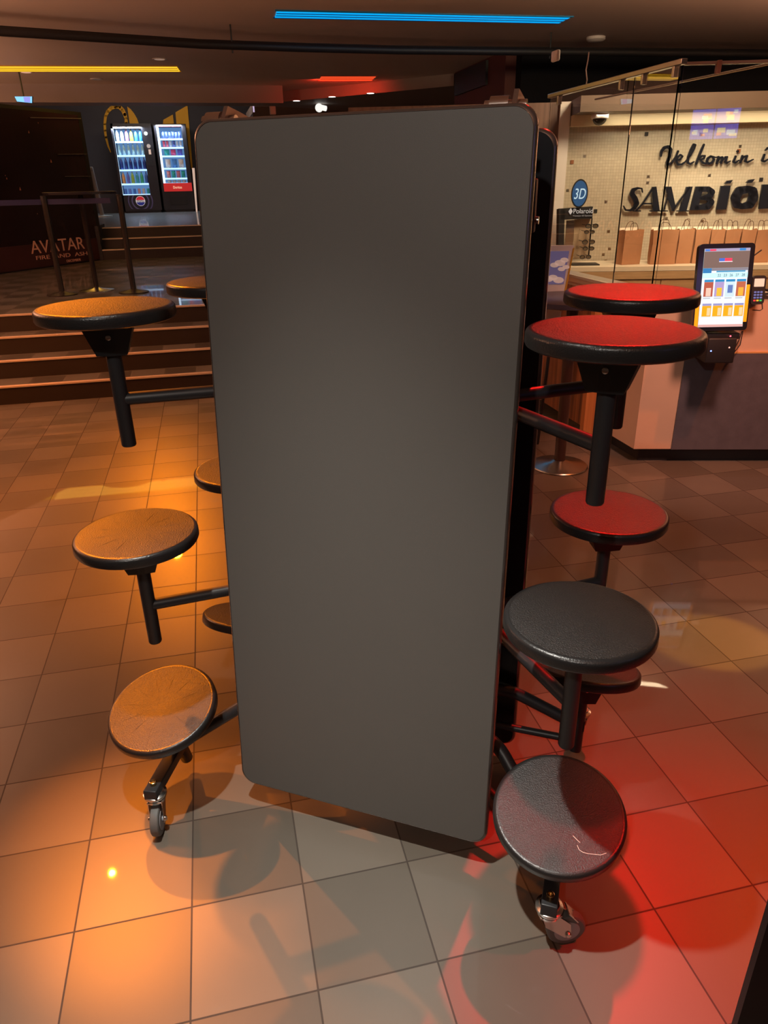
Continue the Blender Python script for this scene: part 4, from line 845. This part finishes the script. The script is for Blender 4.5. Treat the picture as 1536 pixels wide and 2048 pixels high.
# self-service kiosk screen
kf = lambda x, y, off: at(x, y, K-cn*off, cn)
TL, TR, BR, BL = kf(1384, 490, .16), kf(1497, 487, .16), kf(1506, 659, .24), kf(1398, 661, .24)
c = (TL+TR+BR+BL)/4; ku = ((TR-TL)+(BR-BL)).normalized(); kv = ((TL-BL)+(TR-BR)); kv = (kv-ku*kv.dot(ku)).normalized(); knn = ku.cross(kv)
KW = ((TR-TL).length+(BR-BL).length)/2; KH = ((TL-BL).length+(TR-BR).length)/2
t = thing('ticket_kiosk', 'black touchscreen ticket kiosk fixed to the front of the counter', 'kiosk', c-Z*.4)
def kq(u, v, d=0.): return c+ku*(u-.5)*KW+kv*(.5-v)*KH+knn*d
bm = B(); prism(bm, [c+ku*x+kv*y-knn*.035 for x, y in rrect(KW, KH, .022, 5)], knn*.04); obj('screen_housing', bm, mat('glossy_black_plastic', (.012, .012, .014), .15), t)
def kr(nm, u0, v0, u1, v1, col, s, d=.007):
    bm = B(); prism(bm, [kq(u0, v1, d), kq(u1, v1, d), kq(u1, v0, d), kq(u0, v0, d)], knn*.0008); return obj(nm, bm, emis('k_%s' % nm+'%d%d%d' % tuple(int(v*30) for v in col), col, s), t, False)
kr('display', .095, .055, .91, .955, (.66, .80, .86), 1.05)
kr('top_bar', .095, .055, .91, .085, (.30, .32, .50), 1., .009)
kr('banner', .095, .087, .91, .275, (.16, .125, .11), 1., .009)
kr('menu_bar', .095, .276, .91, .305, (.20, .22, .27), 1., .009)
kr('active_tab', .095, .276, .25, .33, (.02, .20, .50), 1., .010)
kr('date_header', .34, .306, .86, .322, (.05, .30, .55), 1., .010)
kr('date_row', .095, .33, .91, .385, (.45, .82, .88), 1.05, .009)
kr('banner_logo_blue', .37, .165, .47, .20, (.05, .15, .6), 1., .011); kr('banner_logo_red', .47, .165, .60, .20, (.75, .05, .12), 1., .011); kr('banner_logo_white', .37, .20, .61, .208, (.8, .8, .85), 1., .011)
kr('corner_logo_blue', .11, .062, .19, .082, (.05, .2, .65), 1., .011); kr('corner_logo_red', .19, .062, .30, .082, (.7, .05, .12), 1., .011); kr('login_button', .72, .058, .83, .082, (.02, .22, .60), 1., .011)
MK = emis('kiosk_digits', (.08, .12, .2), 1.)
for i, s in enumerate(('22', '23', '26', '27', '28')):
    p = kq(.385+.108*i, .372, .011); text('date_digits', s, p-ku*.006, ku, kv, .0185, .0145, MK, t, .0005)
cols = [((.38, .10, .06), (.7, .55, .45)), ((.35, .32, .6), (.85, .5, .05)), ((.5, .75, .85), (.1, .2, .5)), ((.42, .13, .07), (.85, .42, .05))]
for i in range(4):
    u0 = .14+.195*i
    kr('showtime_bar', u0, .405, u0+.165, .432, (.02, .25, .55), 1., .010); kr('film_tile', u0, .433, u0+.165, .60, cols[i][0], 1., .010); kr('film_tile_art', u0+.04, .50 if i != 2 else .47, u0+.13, .595 if i != 2 else .56, cols[i][1], 1., .011)
    kr('caption_line', u0, .615, u0+.13, .622, (.35, .38, .42), 1., .010)
    kr('showtime_bar', u0, .680, u0+.165, .705, (.25, .30, .6), 1., .010); kr('film_tile', u0, .706, u0+.165, .83, (.88, .40, .01), 1., .010); kr('film_tile_art', u0+.09, .73, u0+.15, .82, (.9, .62, .35), 1., .011)
kr('footer', .095, .925, .91, .955, (.6, .4, .38), 1., .010)
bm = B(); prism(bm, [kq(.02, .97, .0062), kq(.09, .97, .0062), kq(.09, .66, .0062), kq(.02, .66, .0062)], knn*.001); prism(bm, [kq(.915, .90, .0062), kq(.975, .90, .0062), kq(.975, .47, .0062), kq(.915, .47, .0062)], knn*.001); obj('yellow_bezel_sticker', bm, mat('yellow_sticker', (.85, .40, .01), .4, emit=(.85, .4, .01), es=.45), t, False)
pbx = kf(1430, 695, .14); bm = B(); obox(bm, pbx, cd, cn, Z, (.085, .10, .075), .008); bx_ = obj('printer_box', bm, M_BLACK, t)
bm = B(); obox(bm, pbx+Z*.085, cd, cn, Z, (.10, .09, .018), .006); obj('scanner_shelf', bm, mat('dark_plastic', (.02, .018, .02), .4), t)
for (dx, dz, cc, s) in ((-.06, .0, (.2, .3, 1), 3), (.045, .02, (.9, .5, .4), 1.2), (.04, .088, (1, .1, .15), 3)):
    bm = B(); lathe(bm, pbx+cd*dx+Z*dz-cn*.10, -cn, [(0, .005), (.003, .004)], 10); obj('indicator_light', bm, emis('led_%d' % int(dx*1000), cc, s), t)
bm = B(); obox(bm, c-knn*.06-Z*.05, ku, Z, cn, (.05, .06, .06), .006); obj('mount_arm', bm, M_BLACK, t)
# card terminal
g = kf(1517, 580, .14); t = thing('card_terminal', 'black card payment terminal on a bracket right of the kiosk', 'card terminal', g-Z*.08)
tn = knn; tu = ku; tv = kv
bm = B(); prism(bm, [g+tu*x+tv*y-tn*.03 for x, y in rrect(.078, .165, .018, 5)], tn*.03); obj('terminal_body', bm, M_BLACK, t)
bm = B(); prism(bm, [g+tu*x+tv*(y+.042)+tn*.0008 for x, y in rrect(.058, .046, .003, 2)], tn*.001); obj('terminal_screen', bm, emis('term_screen', (.8, .55, .4), 1), t, False)
for r_ in range(4):
    for k_i in range(3):
        bm = B(); prism(bm, [g+tu*((k_i-1)*.018+x)+tv*(-.012-r_*.016+y)+tn*.0008 for x, y in rrect(.014, .010, .003, 2)], tn*.001)
        obj('key', bm, emis('term_key', (.14, .16, .4), .9) if r_ < 3 else emis('term_key_%d' % k_i, [(.7, .05, .05), (.7, .5, .05), (.05, .5, .1)][k_i], .9), t, False)
bm = B(); tube(bm, [g-tn*.03+tv*.05, g-tn*.05+tv*.02, kp(.68, -.03, g.z-.02)], .008, 8); obj('bracket_arm', bm, M_BLACK, t)
bm = B(); tube(bm, [kf(x, y, .12) for x, y in ((1524, 606), (1525, 618), (1520, 621), (1505, 620))], .003, 6); obj('wire_guard', bm, M_BLACK, t)
bm = B(); tube(bm, [kf(x, y, .05) for x, y in ((1484, 662), (1478, 680), (1470, 695), (1462, 712), (1456, 722))], .003, 6); tube(bm, [kf(x, y, .05) for x, y in ((1486, 662), (1480, 690), (1466, 708), (1458, 720))], .003, 6)
single('cable', bm, M_BLACK, 'two thin black cables hanging below the kiosk screen', 'cable')
bm = B(); tube(bm, [kf(1490, 522, .08), kf(1500, 517, .06), kf(1523, 500, .03)], .004, 8); single('desk_microphone', bm, M_BLACK, 'thin black rod pointing up right behind the kiosk', 'microphone')

# menu screens on the wall behind the viewer, seen mirrored in the counter glass
def mirror_pt(x, y, dist):
    h = kf(x, y, 0); d = (h-CAM).normalized(); r = d-cn*2*d.dot(cn); return h+r*dist, r
p, r = mirror_pt(1430, 248, 6.0)
t = thing('menu_screen', 'lit blue menu screen on the far side of the hall, mirrored in the counter glass', 'screen', p)
mn = -r; mn.z = 0; mn.normalize(); mu = Z.cross(mn)
for i in (-1, 1):
    for j in (0, 1):
        bm = B(); obox(bm, p+mu*i*.14+Z*(j*.17-.085), mu, mn, Z, (.134, .02, .08)); obj('display', bm, emis('menu_blue', (.12, .13, .75), 5), t, False)
        for k_ in range(4):
            bm = B(); obox(bm, p+mu*(i*.14+random.uniform(-.09, .09))+Z*(j*.17-.085+random.uniform(-.05, .05))+mn*.022, mu, mn, Z, (random.uniform(.02, .05), .002, random.uniform(.01, .03))); obj('menu_picture', bm, emis('menu_%d' % (k_ % 3), [(.9, .8, .5), (.9, .3, .3), (.6, .8, 1)][k_ % 3], 5), t, False)

# black object cutting into the lower right corner
e1 = V((1.057, -.442, 0)); bm = B(); d1 = V((.93, -.37, 0)).normalized(); d2 = V((.37, .93, 0)).normalized()
prism(bm, [e1, e1+d1*.5, e1+d1*.5+d2*.02, e1+d2*.02], Z*1.0); single('black_panel', bm, M_BLACK, 'black upright panel cutting into the lower right corner', 'panel', smooth=False)
